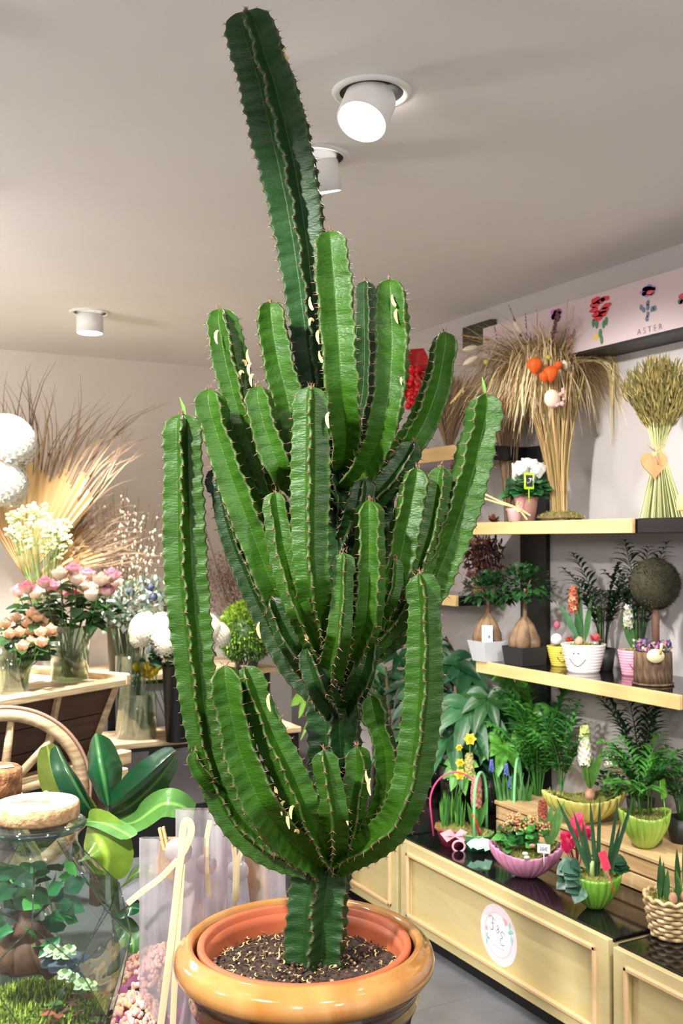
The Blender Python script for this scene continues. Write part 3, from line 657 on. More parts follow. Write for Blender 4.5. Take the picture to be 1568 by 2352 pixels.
# ------------------------------------------------------------------ middle shelf
SZ = 1.031
M_smile = lambda n, c: mat(n, c, .3)
def smile_pot(px, py, rt, rb, h, m, label, rib=True, shy=-.4):
    p = base(px, py, SZ); p = p + F_ * rb; p.z = SZ; t = thing('smiling_pot', label, 'flower pot', p, RZ, 'ribbed pots with printed smiling faces')
    n = 60; prof = [(0, 0), (rb, 0)]
    for i in range(61):
        u = i / 60; prof.append((rb + (rt - rb) * u ** .9 + .0016 * abs(sin(u * pi * 9)), h * u))
    prof += [(rt - .004, h), (rt - .005, h - .002), (rb, .01), (0, .01)]
    obj('pot', MB().lathe(prof, 56), m, t)
    # face: eyes and a mouth wrapped on the wall, turned to the left
    fc = MB().tint((30, 26, 26)); 
    def surf(a, z, e=.0022): r = rb + (rt - rb) * (z / h) ** .9 + e + .0016; return V((sin(a) * r, -cos(a) * r, z))
    for a in (shy - .13, shy + .09): fc.leaf([surf(a, h * .66), surf(a, h * .71), surf(a, h * .76)], [.001, .0022, .001], surf(a, h * .7) - V((0, 0, h * .7)), nw=1)
    fc.tube([surf(shy - .42 + .84 * k / 12, h * (.50 - .26 * sin(pi * k / 12))) for k in range(13)], .0013, 5)
    obj('printed_face', fc, mat('face_ink', (28, 24, 24)), t, label='black printed smiling face')
    ms = MB(); moss(ms, (0, 0, h - .012), rt * .93, rt * .93, .012, 200); obj('moss', ms, M_moss, t, stuff=True)
    return t
P1 = smile_pot(1292, 1531, .052, .034, .075, M_smile('yellow_pot', (232, 206, 84)), 'yellow ribbed pot with a smiling face, left of the white one', shy=-.1)
P2 = smile_pot(1348, 1546, .080, .056, .100, M_smile('white_pot', (238, 228, 224)), 'big white ribbed pot with a printed smiling face', shy=-.55)
P3 = smile_pot(1460, 1553, .052, .036, .088, M_smile('pink_pot', (236, 160, 180)), 'pink ribbed pot with a smiling face beside the bark planter', shy=-.1)
g = MB(); g.tint((240, 236, 232)); g.ball((-.018, -.01, .10), .022, 16, 12); obj('ball', g, M_white, P1, label='white ball ornament')
g = MB()
for k in range(16): d = rdir(); g.tint((210, 50, 34), .2); g.ball(V((.030, -.012, .095)) + d * .010, .006, 6, 5)
obj('berry_cluster', g, M_petal, P1, label='red berry cluster')
g = MB().tint((226, 120, 150)); g.ball((-.012, .01, .153), .012, 8, 6, (1, .6, 1.3)); g.tube([(-.012, .01, .08), (-.012, .01, .15)], .001, 4); obj('heart_pick', g, M_petal, P1)
# white pot: hyacinth, coral flower
g = MB()
for k in range(6): a = radians(150 + k * 20); blades(g, V((-.01, .01, .10)), 1, .2, .0, .012, [(70, 120, 70)])
broad(g, V((-.01, .0, .1)), V((-.5, -.1, 1)), .19, .014, -F_ * 0 + V((.3, -1, .2)), (90, 140, 96), .1); broad(g, V((.0, .0, .1)), V((-.25, -.1, 1)), .16, .012, V((.3, -1, .2)), (60, 110, 60), .0); broad(g, V((.005, .0, .1)), V((.12, -.1, 1)), .17, .011, V((-.3, -1, .2)), (60, 105, 50), .0)
obj('leaves', g, M_leaf, P2); g = MB(); hyacinth(g, V((-.035, 0, .215)), .09, .022, [(190, 110, 80), (170, 84, 60), (206, 150, 110)], 34); obj('hyacinth_bloom', g, M_petal, P2, label='coral pink hyacinth spike')
g = MB()
for k in range(30): g.tint(rnd.choice([(226, 100, 108), (236, 130, 130)]), .1); d = rdir(0, 90); g.leaf([V((.04, -.02, .11)), V((.04, -.02, .112)) + d * .015, V((.04, -.02, .116)) + d * .025 - Z_ * .003], [.003, .010, .004], Z_ + d * .2, nw=1)
obj('ranunculus', g, M_petal, P2, label='coral ranunculus head'); obj('bulb', MB().ball((-.015, 0, .108), .016, 10, 8, (1, 1, 1.2)), mat('bulb', (200, 160, 130), .6, (150, 100, 80), 20), P2)
g = MB(); 
for s_ in (-.3, -.05, .15, .3): broad(g, V((0, 0, .085)), V((s_, .1, 1)), U(.12, .16), .009, V((0, -1, .2)), (70, 116, 56), .0)
obj('leaves', g, M_leaf, P3); g = MB(); hyacinth(g, V((-.015, 0, .17)), .075, .02, [(235, 235, 225), (200, 205, 170)], 26); obj('hyacinth_bloom', g, M_petal, P3, label='small white hyacinth spike')
def square_pot(px, py, wt, wb, h, m, label, notch=False):
    p = base(px, py, SZ) + F_ * wb * .75; p.z = SZ; t = thing('square_pot', label, 'flower pot', p, RZ + .5)
    mb = MB(); a, b = wb / 2, wt / 2; i = b - .006
    vs = [V((x * a, y * a, 0)) for x, y in ((-1, -1), (1, -1), (1, 1), (-1, 1))] + [V((x * b, y * b, h)) for x, y in ((-1, -1), (1, -1), (1, 1), (-1, 1))] + [V((x * i, y * i, h)) for x, y in ((-1, -1), (1, -1), (1, 1), (-1, 1))] + [V((x * a * .9, y * a * .9, .01)) for x, y in ((-1, -1), (1, -1), (1, 1), (-1, 1))]
    mb.add(vs, [(3, 2, 1, 0)] + [(r * 4 + k, r * 4 + (k + 1) % 4, r * 4 + 4 + (k + 1) % 4, r * 4 + 4 + k) for r in range(3) for k in range(4)] + [(12, 13, 14, 15)])
    obj('pot', mb, m, t, smooth=False); obj('soil', MB().box((0, 0, h - .012), (wt * .9, wt * .9, .01)), M_soil, t)
    return t
def ginseng(t, z, s, nleaf, crown, cz):
    g = MB(); 
    for k in range(5): a = k * 1.3; g.tube([V((cos(a) * .045 * s, sin(a) * .04 * s, z - .004)), V((cos(a) * .034 * s, sin(a) * .03 * s, z + .03 * s)), V((cos(a) * .012 * s, sin(a) * .012 * s, z + .085 * s)), V((0, 0, z + .12 * s))], [.022 * s, .031 * s, .026 * s, .012 * s], 10)
    g.tube([V((0, 0, z + .10 * s)), V((.004, 0, cz - .02)), V((0, 0, cz))], [.010 * s, .007 * s, .004 * s], 8)
    obj('swollen_root', g, mat('ficus_root', (150, 122, 92), .7, (96, 72, 50), 12, bump=.6), t)
    g = MB()
    for k in range(6): d = rdir(-5, 50); g.tube([V((0, 0, cz - .03)), V((0, 0, cz)) + d * crown * .7], [.003, .0015], 5); 
    obj('branches', g, mat('twig', (110, 90, 66), .8), t)
    g = MB()
    for k in range(nleaf * 2): d = rdir(-30, 90); p = V((0, 0, cz)) + V((d.x, d.y, d.z * .7)) * crown * U(.4, 1); broad(g, p, d + rdir() * .5, U(.025, .036), .010, Z_ + d * .3, rnd.choice([(34, 70, 34), (46, 86, 42)]), .3, j=.2, nw=1)
    obj('foliage', g, M_leafg, t, stuff=True)
Q1 = square_pot(1125, 1522, .115, .085, .080, mat('grey_concrete', (188, 190, 194), .6), 'light grey square pot with a thick rooted ficus, at the shelf end')
ginseng(Q1, .07, .95, 150, .105, .27)
tag_board(Q1, (-.035, -.045, .11), .042, .068, mat('mint_card', (206, 228, 212), .5), .03, -.55, name='care_card')
obj('printed_leaf', MB().tint((60, 150, 80)).ball((-.030, -.051, .10), .006, 8, 6, (1, .2, 1)), M_petal, Q1)
Q2 = square_pot(1214, 1532, .125, .110, .070, mat('black_concrete', (30, 30, 32), .6), 'black square pot with a thick rooted ficus, right of the grey pot')
ginseng(Q2, .06, 1.0, 170, .125, .29)
# bark planter with topiary ball
p = base(1510, 1576, SZ) + F_ * .05; p.z = SZ; t = thing('bark_planter', 'round bark covered planter with flowers and a moss topiary ball', 'planter', p, RZ)
for k in range(14):
    a = 2 * pi * k / 14; g = MB(); g.tube([V((0, 0, .006)), V((U(-.002, .002), 0, .04)), V((U(-.002, .002), 0, .08)), V((0, 0, .108))], [.015, .0165, .0155, .014], 8); g.v = [(v[0] * 1.0, v[1] * .7, v[2]) for v in g.v]
    o = obj('bark_strip', g, M_bark, t); o.location = (cos(a) * .052, sin(a) * .052, 0); o.rotation_euler = (0, 0, a + pi / 2)
obj('base_ring', MB().lathe([(0, 0), (.066, 0), (.068, .006), (0, .008)], 24), M_bark, t); obj('inner_fill', MB().lathe([(0, .1), (.052, .1)], 24), M_soil, t)
obj('topiary_stem', MB().tube([(.01, 0, .09), (.012, 0, .2), (.01, 0, .26)], [.012, .011, .011], 10), mat('topiary_stem', (96, 66, 50), .8), t)
g = MB(); g.tint((52, 50, 30)); g.ball((.012, .01, .33), .082, 24, 16)
for k in range(2600): d = rdir(); g.tint(rnd.choice([(66, 62, 36), (46, 44, 26), (80, 74, 44)]), .2); q = d.cross(V((.2, .3, .9))).normalized() * .0016; o_ = V((.012, .01, .33)) + d * .081; g.add([o_ - q, o_ + q, o_ + d * .008 + q * U(-3, 3)], [(0, 1, 2)])
obj('topiary_ball', g, M_moss, t, stuff=True)
g = MB()
for k in range(260): a = U(0, 6.28); r = .05 * sqrt(rnd.random()) + .012; c = V((cos(a) * r, sin(a) * r, .115 + U(0, .03) - r * .1)); g.tint(rnd.choice([(120, 60, 150), (150, 90, 180), (220, 210, 190), (226, 150, 160), (80, 110, 60), (90, 60, 130)]), .15); d = rdir(0, 90); g.leaf([c, c + d * .006, c + d * .011], [.002, .005, .002], Z_, nw=1)
obj('small_flowers', g, M_petal, t, stuff=True)
g = MB(); g.tint((236, 220, 170)); g.lathe([(0, 0), (.028, 0), (.028, .006), (0, .006)], 28); g.v = [(v[0] - .012, -v[2] - .066, v[1] * .8 + .10) for v in g.v]; obj('wooden_disc', g, mat('cream_wood', (230, 214, 168), .5), t)
obj('clothespin', MB().box((.004, -.076, .125), (.008, .006, .036), ry=.15), M_pine, t)
# chamaedorea palms behind
def palm(px, py, z, X, n, L, rise, droop, col, label, pot=None, group=None, leaflen=.1, nl=12, stems=5, potr=.05, poth=.08, fw=.007):
    p = on_x(px, py, X); p.z = z; t = thing('parlour_palm', label, 'palm', p, 0, group)
    if pot:
        obj('pot', MB().lathe([(0, 0), (potr * .75, 0), (potr, poth), (potr - .004, poth), (potr * .7, .01), (0, .01)], 28), pot, t); obj('soil', MB().lathe([(0, poth - .01), (potr * .95, poth - .012)], 20), M_soil, t)
    g = MB(); b0 = V((0, 0, poth - .01 if pot else 0))
    for k in range(stems): a = U(0, 6.28); g.tint((70, 110, 50)); g.tube([b0 + V((cos(a) * .012, sin(a) * .012, 0)), b0 + V((cos(a) * .02, sin(a) * .02, rise * .4))], .003, 5)
    obj('stems', g, M_leaf, t)
    for k in range(n):
        a = 2 * pi * k / n + U(-.3, .3); g = MB(); sx = cos(a); 
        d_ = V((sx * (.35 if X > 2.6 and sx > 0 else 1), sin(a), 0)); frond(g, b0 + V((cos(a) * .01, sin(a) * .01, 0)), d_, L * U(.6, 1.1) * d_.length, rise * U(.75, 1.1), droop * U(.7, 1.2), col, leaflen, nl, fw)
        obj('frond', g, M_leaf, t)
    return t
dk = mat('dark_plastic_pot', (40, 42, 40), .5)
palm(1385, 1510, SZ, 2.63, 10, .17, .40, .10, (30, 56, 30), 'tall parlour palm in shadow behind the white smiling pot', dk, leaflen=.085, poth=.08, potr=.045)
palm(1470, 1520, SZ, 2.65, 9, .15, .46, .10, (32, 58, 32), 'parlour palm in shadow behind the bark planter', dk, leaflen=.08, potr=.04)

# ------------------------------------------------------------------ upper shelf
UZ = 1.578
def stalks(mb, p0, top, n, w0, wt, r, cols, waist=.25, seg=6, wm=None):
    for _ in range(n):
        a = U(0, 2 * pi); q = sqrt(rnd.random()); mb.tint(rnd.choice(cols), .15); pts = []
        for i in range(seg + 1):
            t = i / seg; ww = w0 * (1 - t) + wt * t ** 1.6 if wm is None else (w0 + (wm - w0) * min(1, t / waist) if t < waist else wm + (wt - wm) * ((t - waist) / (1 - waist)) ** 1.3)
            pts.append(p0.lerp(top, t) + R_ * cos(a) * q * ww + F_ * sin(a) * q * ww * .8 + R_ * U(-.002, .002))
        mb.tube(pts, r * U(.7, 1.3), 4, cap=False)
sp = on_x(1288, 1193, 2.575); sp.z = UZ
t = thing('dried_grass_sheaf', 'tall sheaf of dried stalks with shaggy straw head on a bark slab', 'dried flower arrangement', sp)
k_ = dep(sp) / FPX
g = MB()
for k in range(16): a = 2 * pi * k / 16; g.ball(V((cos(a) * .062, sin(a) * .05, .011)), .022, 7, 5, (1, 1, .45), .5)
g.ball((0, 0, .012), .07, 16, 8, (1, .8, .2), .4); obj('bark_slab', g, mat('bark_slab', (196, 170, 130), .9, (120, 92, 62), 30, bump=1), t)
g = MB(); moss(g, (0, 0, .012), .098, .08, .028, 500, ((150, 140, 70), (122, 112, 62), (176, 160, 100))); obj('moss', g, M_moss, t, stuff=True)
g = MB(); tops = V((-20 * k_, 0, 0)) + R_ * 0; stalks(g, V((0, 0, .02)) - R_ * .004, R_ * (-18 * k_) + Z_ * 335 * k_, 210, .030, 82 * k_, .0017, [(216, 184, 122), (190, 156, 96), (160, 124, 80), (206, 180, 130), (136, 120, 70)], waist=.35)
obj('stalks', g, M_dry, t, stuff=True, label='bundled straw coloured stalks')
g = MB(); hc = R_ * (-15 * k_) + Z_ * 350 * k_
for _ in range(3400):
    a = U(0, 2 * pi); up = U(-.15, 1); o = (R_ * cos(a) * U(.3, 1) + F_ * sin(a) * .5 * U(.2, 1)); L = U(50, 150) * k_ * (1.0 if cos(a) < .2 else .72)
    g.tint(rnd.choice([(236, 214, 166), (222, 198, 148), (200, 172, 122), (244, 228, 186), (176, 146, 104)]), .15); gx = max(-120, min(75, rnd.gauss(-28, 52))); b = hc + o * .035 + Z_ * rnd.gauss(22 - abs(gx + 20) * .18, 24) * k_ + R_ * gx * k_; S = 5; o = (o + R_ * (gx + 20) / 110 + rdir() * .25); pts = [b + rdir() * (.006 * i / S) + (o * .95 * (i / S) + Z_ * (up * .8 * (i / S) - (1.05 if up < .6 else .35) * (i / S) ** 2.2)) * L for i in range(S + 1)]
    g.leaf(pts, [.0012, .0019, .0019, .0015, .001, .0003], Z_, nw=1)
obj('straw_head', g, M_dry, t, stuff=True, label='shaggy pale straw head')
g = MB()
for _ in range(26):  # long hanging blades on the right and one on the left
    s = U(85, 130) * k_; g.tint(rnd.choice([(232, 214, 160), (206, 186, 130)]), .1); b = hc + R_ * 40 * k_ + Z_ * U(10, 40) * k_; S = 8; dn = U(90, 230) * k_; q = U(-.02, .02)
    g.leaf([b + R_ * s * sin(min(1, i / S * 1.5) * pi / 2) + F_ * q + Z_ * (U(0, .002) + 30 * k_ * sin(i / S * 2) - dn * (i / S) ** 2.2) for i in range(S + 1)], [.002, .0026, .003, .003, .003, .0026, .002, .0015, .0005], -F_, nw=1)
b = hc - R_ * 38 * k_; g.tint((238, 222, 170)); g.leaf([b, b - R_ * 30 * k_ + Z_ * 8 * k_ - F_ * .05, b - R_ * 42 * k_ - Z_ * 45 * k_ - F_ * .06, b - R_ * 40 * k_ - Z_ * 110 * k_ - F_ * .06], [.003, .005, .005, .002], -F_, nw=1)
obj('hanging_blades', g, M_dry, t, stuff=True)
for (x, y, r) in ((1228, 838, 17), (1264, 857, 17), (1250, 864, 12), (1282, 838, 9)):
    c = at(x, y, dep(sp) - .12) - sp; g = MB(); g.tint((222, 96, 30), .1); g.lathe([(.0005, -r * k_ * 1.25), (r * k_ * .5, -r * k_ * .9), (r * k_, -r * k_ * .1), (r * k_ * .9, r * k_ * .5), (r * k_ * .4, r * k_ * .9), (.001, r * k_)], 20, c, rf=lambda a, t_: 1 + .08 * cos(5 * a)); obj('lantern_pod', g, M_petal, t, label='orange lantern seed pod')
for (x, y, dx, dy) in ((1079, 800, 17, -4), (1080, 828, 17, -10), (1188, 752, 8, 14), (1297, 838, 2, 11)):
    c = at(x, y, dep(sp) - .1) - sp; e = (R_ * dx - Z_ * dy) * k_; g = MB(); g.tint((236, 218, 190), .05); g.tube([c - e, c - e * .6, c, c + e * .7, c + e], [.001, 5.5 * k_, 7 * k_, 5 * k_, .001], 8)
    g.tube([c + e if dx > 5 else c - e, hc - R_ * .03], .0008, 3); obj('bunny_tail', g, M_dry, t, label='pale bunny tail grass head')
for (x, y, col) in ((1259, 821, (206, 196, 80)), (1116, 832, (190, 186, 80))): c = at(x, y, dep(sp) - .1) - sp; obj('yellow_ball', MB().tint(col).ball(c, 6 * k_, 10, 8), M_petal, t)
c = at(1268, 916, dep(sp) - .13) - sp; g = MB(); g.tint((240, 214, 190)); g.ball(c, 21 * k_, 20, 14, (1, .6, 1)); g.tint((226, 170, 170)); 
for k in range(9): g.ball(c + R_ * U(5, 26) * k_ + Z_ * U(-18, 26) * k_ - F_ * .008, U(3, 6) * k_, 7, 5)
obj('pink_ornament', g, M_dry, t, label='cream and pink round ornament on the stalks')
def plume(c0, c1, wd, col, n=130, d=None):
    g = MB(); a = at(c0[0], c0[1], d) - sp; b = at(c1[0], c1[1], d) - sp; g.tint(col); g.tube([hc, a.lerp(hc, .25), a], .0012, 3)
    for i in range(n):
        q = rnd.random(); p = a.lerp(b, q); e = (b - a).normalized() * U(.3, 1) + R_ * U(-1, 1) * .7 + F_ * U(-.5, .5) - Z_ * U(0, .5); L = wd * k_ * U(.5, 1.3) * (1 - q * .5); g.tint(col, .25); g.leaf([p, p + e * L * .5, p + e * L - Z_ * L * .2], [.0014, .0022, .0006], -F_, nw=1)
    obj('plume', g, M_dry, t, stuff=True)
D0 = dep(sp) - .04
plume((1375, 815), (1430, 730), 22, (104, 78, 66), 260, D0); plume((1420, 745), (1460, 702), 14, (112, 86, 74), 120, D0); plume((1262, 800), (1282, 712), 15, (120, 78, 84), 190, D0); plume((1305, 790), (1330, 735), 14, (176, 140, 100), 90, D0)
plume((1400, 800), (1438, 735), 20, (96, 74, 62), 260, D0 + .02); plume((1350, 800), (1400, 770), 20, (150, 122, 92), 200, D0); plume((1330, 780), (1345, 745), 16, (170, 140, 110), 120, D0); plume((1345, 790), (1352, 745), 7, (120, 90, 70), 60, D0); plume((1200, 780), (1168, 700), 6, (130, 96, 76), 80, D0); plume((1140, 780), (1134, 738), 4, (120, 90, 76), 40, D0); plume((1125, 780), (1060, 769), 7, (190, 150, 100), 90, D0); plume((1210, 770), (1206, 720), 4, (70, 66, 50), 40, D0); plume((1065, 890), (1035, 925), 8, (200, 170, 110), 60, D0); plume((1300, 740), (1304, 690), 4, (206, 180, 140), 40, D0)
# second, browner dried arrangement behind
s2 = on_x(1170, 1193, 2.66); s2.z = UZ; k2 = dep(s2) / FPX; t = thing('dried_grass_bundle', 'brown dried grasses behind the white cyclamen', 'dried flower arrangement', s2)
g = MB(); stalks(g, V((0, 0, 0)), R_ * -3 * k2 + Z_ * 270 * k2, 150, .02, 45 * k2, .0014, [(150, 124, 90), (190, 164, 124), (120, 96, 70), (170, 140, 110)]); obj('stalks', g, M_dry, t, stuff=True)
g = MB()
for _ in range(500):
    o = R_ * U(-1, 1) + F_ * U(-.4, .4); b = Z_ * 260 * k2 + o * 30 * k2; L = U(40, 120) * k2; g.tint(rnd.choice([(140, 112, 84), (180, 150, 110), (110, 84, 64), (196, 172, 130)]), .2); g.leaf([b, b + (o * .5 + Z_ * .5) * L * .6, b + (o + Z_ * U(-.8, .6)) * L], [.0012, .0015, .0004], -F_, nw=1)
obj('seed_heads', g, M_dry, t, stuff=True); obj('dried_flower', MB().tint((190, 104, 60)).ball(at(1160, 928, dep(s2) - .1) - s2, 14 * k2, 10, 8, (1, .8, 1), .3), M_dry, t, label='rust orange dried flower')
# third: pampas on the highest shelf
s3 = on_x(1030, 1025, 2.58); s3.z = 1.902; k3 = dep(s3) / FPX; t = thing('pampas_bunch', 'drooping brown pampas grass on the highest shelf', 'dried flower arrangement', s3)
g = MB()
for _ in range(1100):
    a = U(0, 6.28); o = R_ * U(-.9, 1.0) + F_ * U(-.5, .2); H = U(90, 215) * k3; b = V((0, 0, .0)) + o * .012; g.tint(rnd.choice([(150, 122, 92), (176, 148, 112), (120, 94, 72), (196, 168, 128), (132, 100, 80)]), .2)
    e = H; x_ = U(.1, .45); S = 5; g.leaf([b + (o * x_ * (i / S) ** 1.3 + Z_ * (i / S) * 1.0 - Z_ * .15 * (i / S) ** 3) * e for i in range(S + 1)], [.0012, .0014, .0016, .0018, .0014, .0004], -F_, nw=1)
obj('plumes', g, M_dry, t, stuff=True)
g = MB()
for _ in range(90):
    b = R_ * U(-.08, .10) + Z_ * U(.0, .1) - F_ * .19; S = 5; L = U(.06, .16); g.tint(rnd.choice([(150, 122, 84), (186, 160, 110)]), .15); g.leaf([b + Z_ * (.09 - .0) * (1 - i / S) + R_ * .01 * sin(i) - Z_ * L * (i / S) for i in range(S + 1)], [.0012] * 5 + [.0004], -F_, nw=1)
g = MB()
# red hanging ornament
c = on_x(958, 870, 2.58); t = thing('red_bloom', 'shiny red bloom in a bottle on the highest shelf, seen between the cactus arms', 'flower', V((c.x, c.y, 1.902))); k4 = dep(c) / FPX
g = MB(); o_ = V((c.x, c.y, 1.902)); g.tint((170, 10, 24)); g.leaf([at(950, 945, dep(c)) - o_, at(946, 900, dep(c)) - o_, at(955, 850, dep(c)) - o_, at(962, 812, dep(c)) - o_, at(975, 805, dep(c)) - o_], [.012, .05, .06, .045, .012], -F_, fold=.3, nw=3); obj('bract', g, mat('red_gloss', (190, 14, 26), .35), t)
g = MB()
for i in range(40): q = rnd.random(); g.tint(rnd.choice([(232, 30, 40), (214, 14, 30)]), .1); g.ball(at(946 + U(-10, 12) + q * 8, 935 - q * 90, dep(c) - .03) - o_, U(.012, .02), 7, 5)
obj('bottle', MB().lathe([(0, 0), (.03, 0), (.032, .07), (.012, .10), (.012, .13), (.010, .13), (.010, .1), (.028, .065), (0, .01)], 24), mat('dusty_pink_pot', (214, 160, 148), .5), t); obj('stem', MB().tint((70, 90, 50)).tube([V((0, 0, .02)), at(950, 945, dep(c)) - o_], .004, 6), M_leaf, t)
obj('red_berries', g, mat('red_bead', (228, 24, 34), .35), t, stuff=True)
# cyclamen with price tag
p = on_x(1208, 1194, 2.47); p.z = UZ; kc = dep(p) / FPX; t = thing('cyclamen', 'white cyclamen in a dusty pink pot with a green price tag', 'potted plant', p, RZ)
pkm = mat('dusty_pink_pot', (214, 160, 148), .5)
obj('pot', MB().lathe([(0, 0), (.034, 0), (.046, .098), (.05, .10), (.048, .104), (.044, .1), (.0, .09)], 36), pkm, t)
g = MB()
for k in range(90): a = U(0, 6.28); el = U(0, 1); d = V((cos(a), sin(a), .5 * el)); b = V((0, 0, .105)) + V((cos(a), sin(a), 0)) * U(.01, .06) + Z_ * U(-.01, .05); broad(g, b, d, U(.04, .06), .024, Z_ + V((cos(a), sin(a), 0)) * .4 - V((0, .6, 0)), rnd.choice([(50, 110, 58), (70, 140, 76), (36, 84, 44)]), .4, fold=.1, wave=.12)
obj('foliage', g, M_leaf, t, stuff=True)
g = MB()
for k in range(44):
    a = U(0, 6.28); r = U(0, .075); b = V((cos(a) * r, sin(a) * r, .185 + U(-.015, .035) - r * .3)); g.tint((250, 248, 244), .03)
    for j in range(5): q = 2 * pi * j / 5 + U(-.3, .3); e = V((cos(q), sin(q), 0)); g.leaf([b, b + e * .008 + Z_ * .012, b + e * .014 + Z_ * .03], [.004, .010, .005], e, nw=1, wave=.1)
    g.tint((120, 150, 90)); g.tube([V((0, 0, .1)), b], .001, 3, cap=False)
obj('blooms', g, M_petal, t, stuff=True, label='crowd of white upswept blooms')
tag_board(t, (-.005, -.09, .15), .04, .062, mat('lime_plastic', (170, 222, 40), .4), .05, .3, '1,75', mat('chalk', (235, 235, 235)), frame=mat('chalk_board', (34, 34, 36), .6))
# small pot with fans of paper and pick beside
p = on_x(1182, 1196, 2.42); p.z = UZ; t = thing('small_pink_pot', 'small pale pink pot with a straw bow in front of the cyclamen', 'flower pot', p, RZ)
obj('pot', MB().lathe([(0, 0), (.024, 0), (.03, .04), (.033, .042), (.033, .05), (.029, .052), (.0, .045)], 30), mat('pale_pink_pot', (240, 196, 196), .4), t)
g = MB().tint((224, 196, 140)); 
for e in ((-.13, .0, .055), (-.125, 0, .035), (.052, 0, -.03), (.04, 0, -.045)): g.leaf([V((0, -.036, .052)), V((e[0] * .5, -.038, .052 + e[2] * .45)), V((e[0], -.037, max(.001, .052 + e[2])))], [.003, .003, .003], V((0, -1, 0)), nw=1)
for sg in (-1, 1): g.leaf([V((0, -.036, .05)), V((.016, -.044, .06 + .012 * sg)), V((.002, -.05, .055 + sg * .02)), V((0, -.036, .05))], [.002, .004, .004, .002], V((0, -1, 0)), nw=1)
obj('straw_bow', g, M_dry, t); g = MB().tint((236, 170, 180)); g.leaf([V((.012, -.02, .05)), V((.018, -.025, .075)), V((.0, -.02, .095))], [.012, .012, .008], V((0, -1, 0)), nw=1); obj('paper_frill', g, M_petal, t)
g = MB()
p = on_x(1133, 1197, 2.50); p.z = UZ
for k in range(30): d = rdir(10, 90); g.tint(rnd.choice([(150, 84, 44), (110, 60, 50), (176, 96, 40)]), .2); g.leaf([Z_ * .0, d * .018, d * .036], [.002, .008, .003], Z_, nw=1)
g.v = [(v[0], v[1], max(0.0, v[2])) for v in g.v]; obj('dried_flower_head', g, M_dry, loc=p, label='rust brown dried flower head lying on the upper shelf', cat='dried flower', stuff=False)
# pink flowers peeping behind the arm
p = on_x(1065, 1192, 2.52); p.z = UZ; t = thing('pink_cyclamen', 'pink flowering cyclamen half hidden behind the right cactus arm', 'potted plant', p, RZ); obj('pot', MB().lathe([(0, 0), (.035, 0), (.045, .09), (.04, .09), (0, .08)], 24), mat('white_plastic', (220, 220, 222), .4), t)
g = MB()
for k in range(26): a = U(0, 6.28); broad(g, V((0, 0, .09)), V((cos(a), sin(a), U(.1, .9))), U(.04, .07), .022, Z_, (50, 110, 58), .4)
obj('foliage', g, M_leaf, t, stuff=True); g = MB()
for k in range(16):
    b = V((U(-.06, .03), U(-.03, .03), U(.15, .235))); g.tint(rnd.choice([(236, 60, 130), (246, 130, 176)]), .1)
    for j in range(5): q = 2 * pi * j / 5; e = V((cos(q), sin(q), 0)); g.leaf([b, b + e * .01 + Z_ * .01, b + e * .014 + Z_ * .026], [.004, .010, .005], e, nw=1)
obj('blooms', g, M_petal, t, stuff=True)
# hanging bundle with wooden heart
bp = on_x(1517, 1187, 2.53); bp.z = UZ; kb = dep(bp) / FPX; t = thing('dried_bundle', 'olive dried flower bundle with a wooden heart, behind the rail', 'dried flower arrangement', bp)
wz = 160 * kb; g = MB()
for _ in range(200):
    a = U(0, 6.28); q = sqrt(rnd.random()); o = R_ * cos(a) * q + F_ * sin(a) * q * .5; g.tint(rnd.choice([(196, 200, 140), (170, 180, 110), (220, 216, 160)]), .15)
    g.tube([o * 56 * kb + R_ * 5 * kb + Z_ * .001, o * 20 * kb + Z_ * wz * .75, o * 12 * kb - R_ * 4 * kb + Z_ * wz, o * 40 * kb + Z_ * (wz + 90 * kb)], .0017, 4, cap=False)
obj('stems', g, M_dry, t, stuff=True); g = MB()
for _ in range(2600):
    a = U(0, 6.28); q = sqrt(rnd.random()); h = U(.35, 1) ; o = R_ * cos(a) * q * 88 * kb + F_ * sin(a) * q * .09; L = U(.6, 1); b = Z_ * wz + (o * h + Z_ * (205 * kb * h * (1 - .35 * q * q)))
    e = (o * .9 + Z_ * .25).normalized() + rdir() * .45; g.tint(rnd.choice([(132, 116, 58), (112, 104, 52), (150, 130, 74), (98, 96, 48), (166, 150, 84)]), .2); g.leaf([b, b + e * .014, b + e * .026], [.001, .0022, .0006], -F_, nw=1)
for _ in range(90):
    a = U(0, 6.28); q = sqrt(rnd.random()); o = R_ * cos(a) * q * 88 * kb + F_ * sin(a) * q * .09; g.tint((150, 146, 78), .2); g.tube([Z_ * wz, Z_ * wz + o * .9 + Z_ * (200 * kb * (1 - .35 * q * q))], .0009, 3, cap=False)
obj('flower_spray', g, M_dry, t, stuff=True, label='olive brown fine flower spray')
hcx = at(1502, 1066, dep(bp) - .09) - bp; g = MB(); pts = []
for k in range(40):
    a = 2 * pi * k / 40; x = 16 * sin(a) ** 3 / 16 * 30 * kb; z = (13 * cos(a) - 5 * cos(2 * a) - 2 * cos(3 * a) - cos(4 * a)) / 16 * 35 * kb; pts.append((x, z))
vs = [hcx + R_ * x + Z_ * z - F_ * .004 for x, z in pts] + [hcx + R_ * x + Z_ * z + F_ * .004 for x, z in pts]
g.add(vs, [tuple(range(40)), tuple(range(79, 39, -1))] + [(k, k + 40, (k + 1) % 40 + 40, (k + 1) % 40) for k in range(40)]); obj('wooden_heart', g, mat('heart_wood', (200, 152, 98), .5, (168, 118, 70), 14, stretch=(3, 3, .4)), t, smooth=False, label='pale wooden heart pendant')
g = MB().tint((190, 160, 130)); hb_ = hcx + Z_ * 28 * kb - F_ * .008
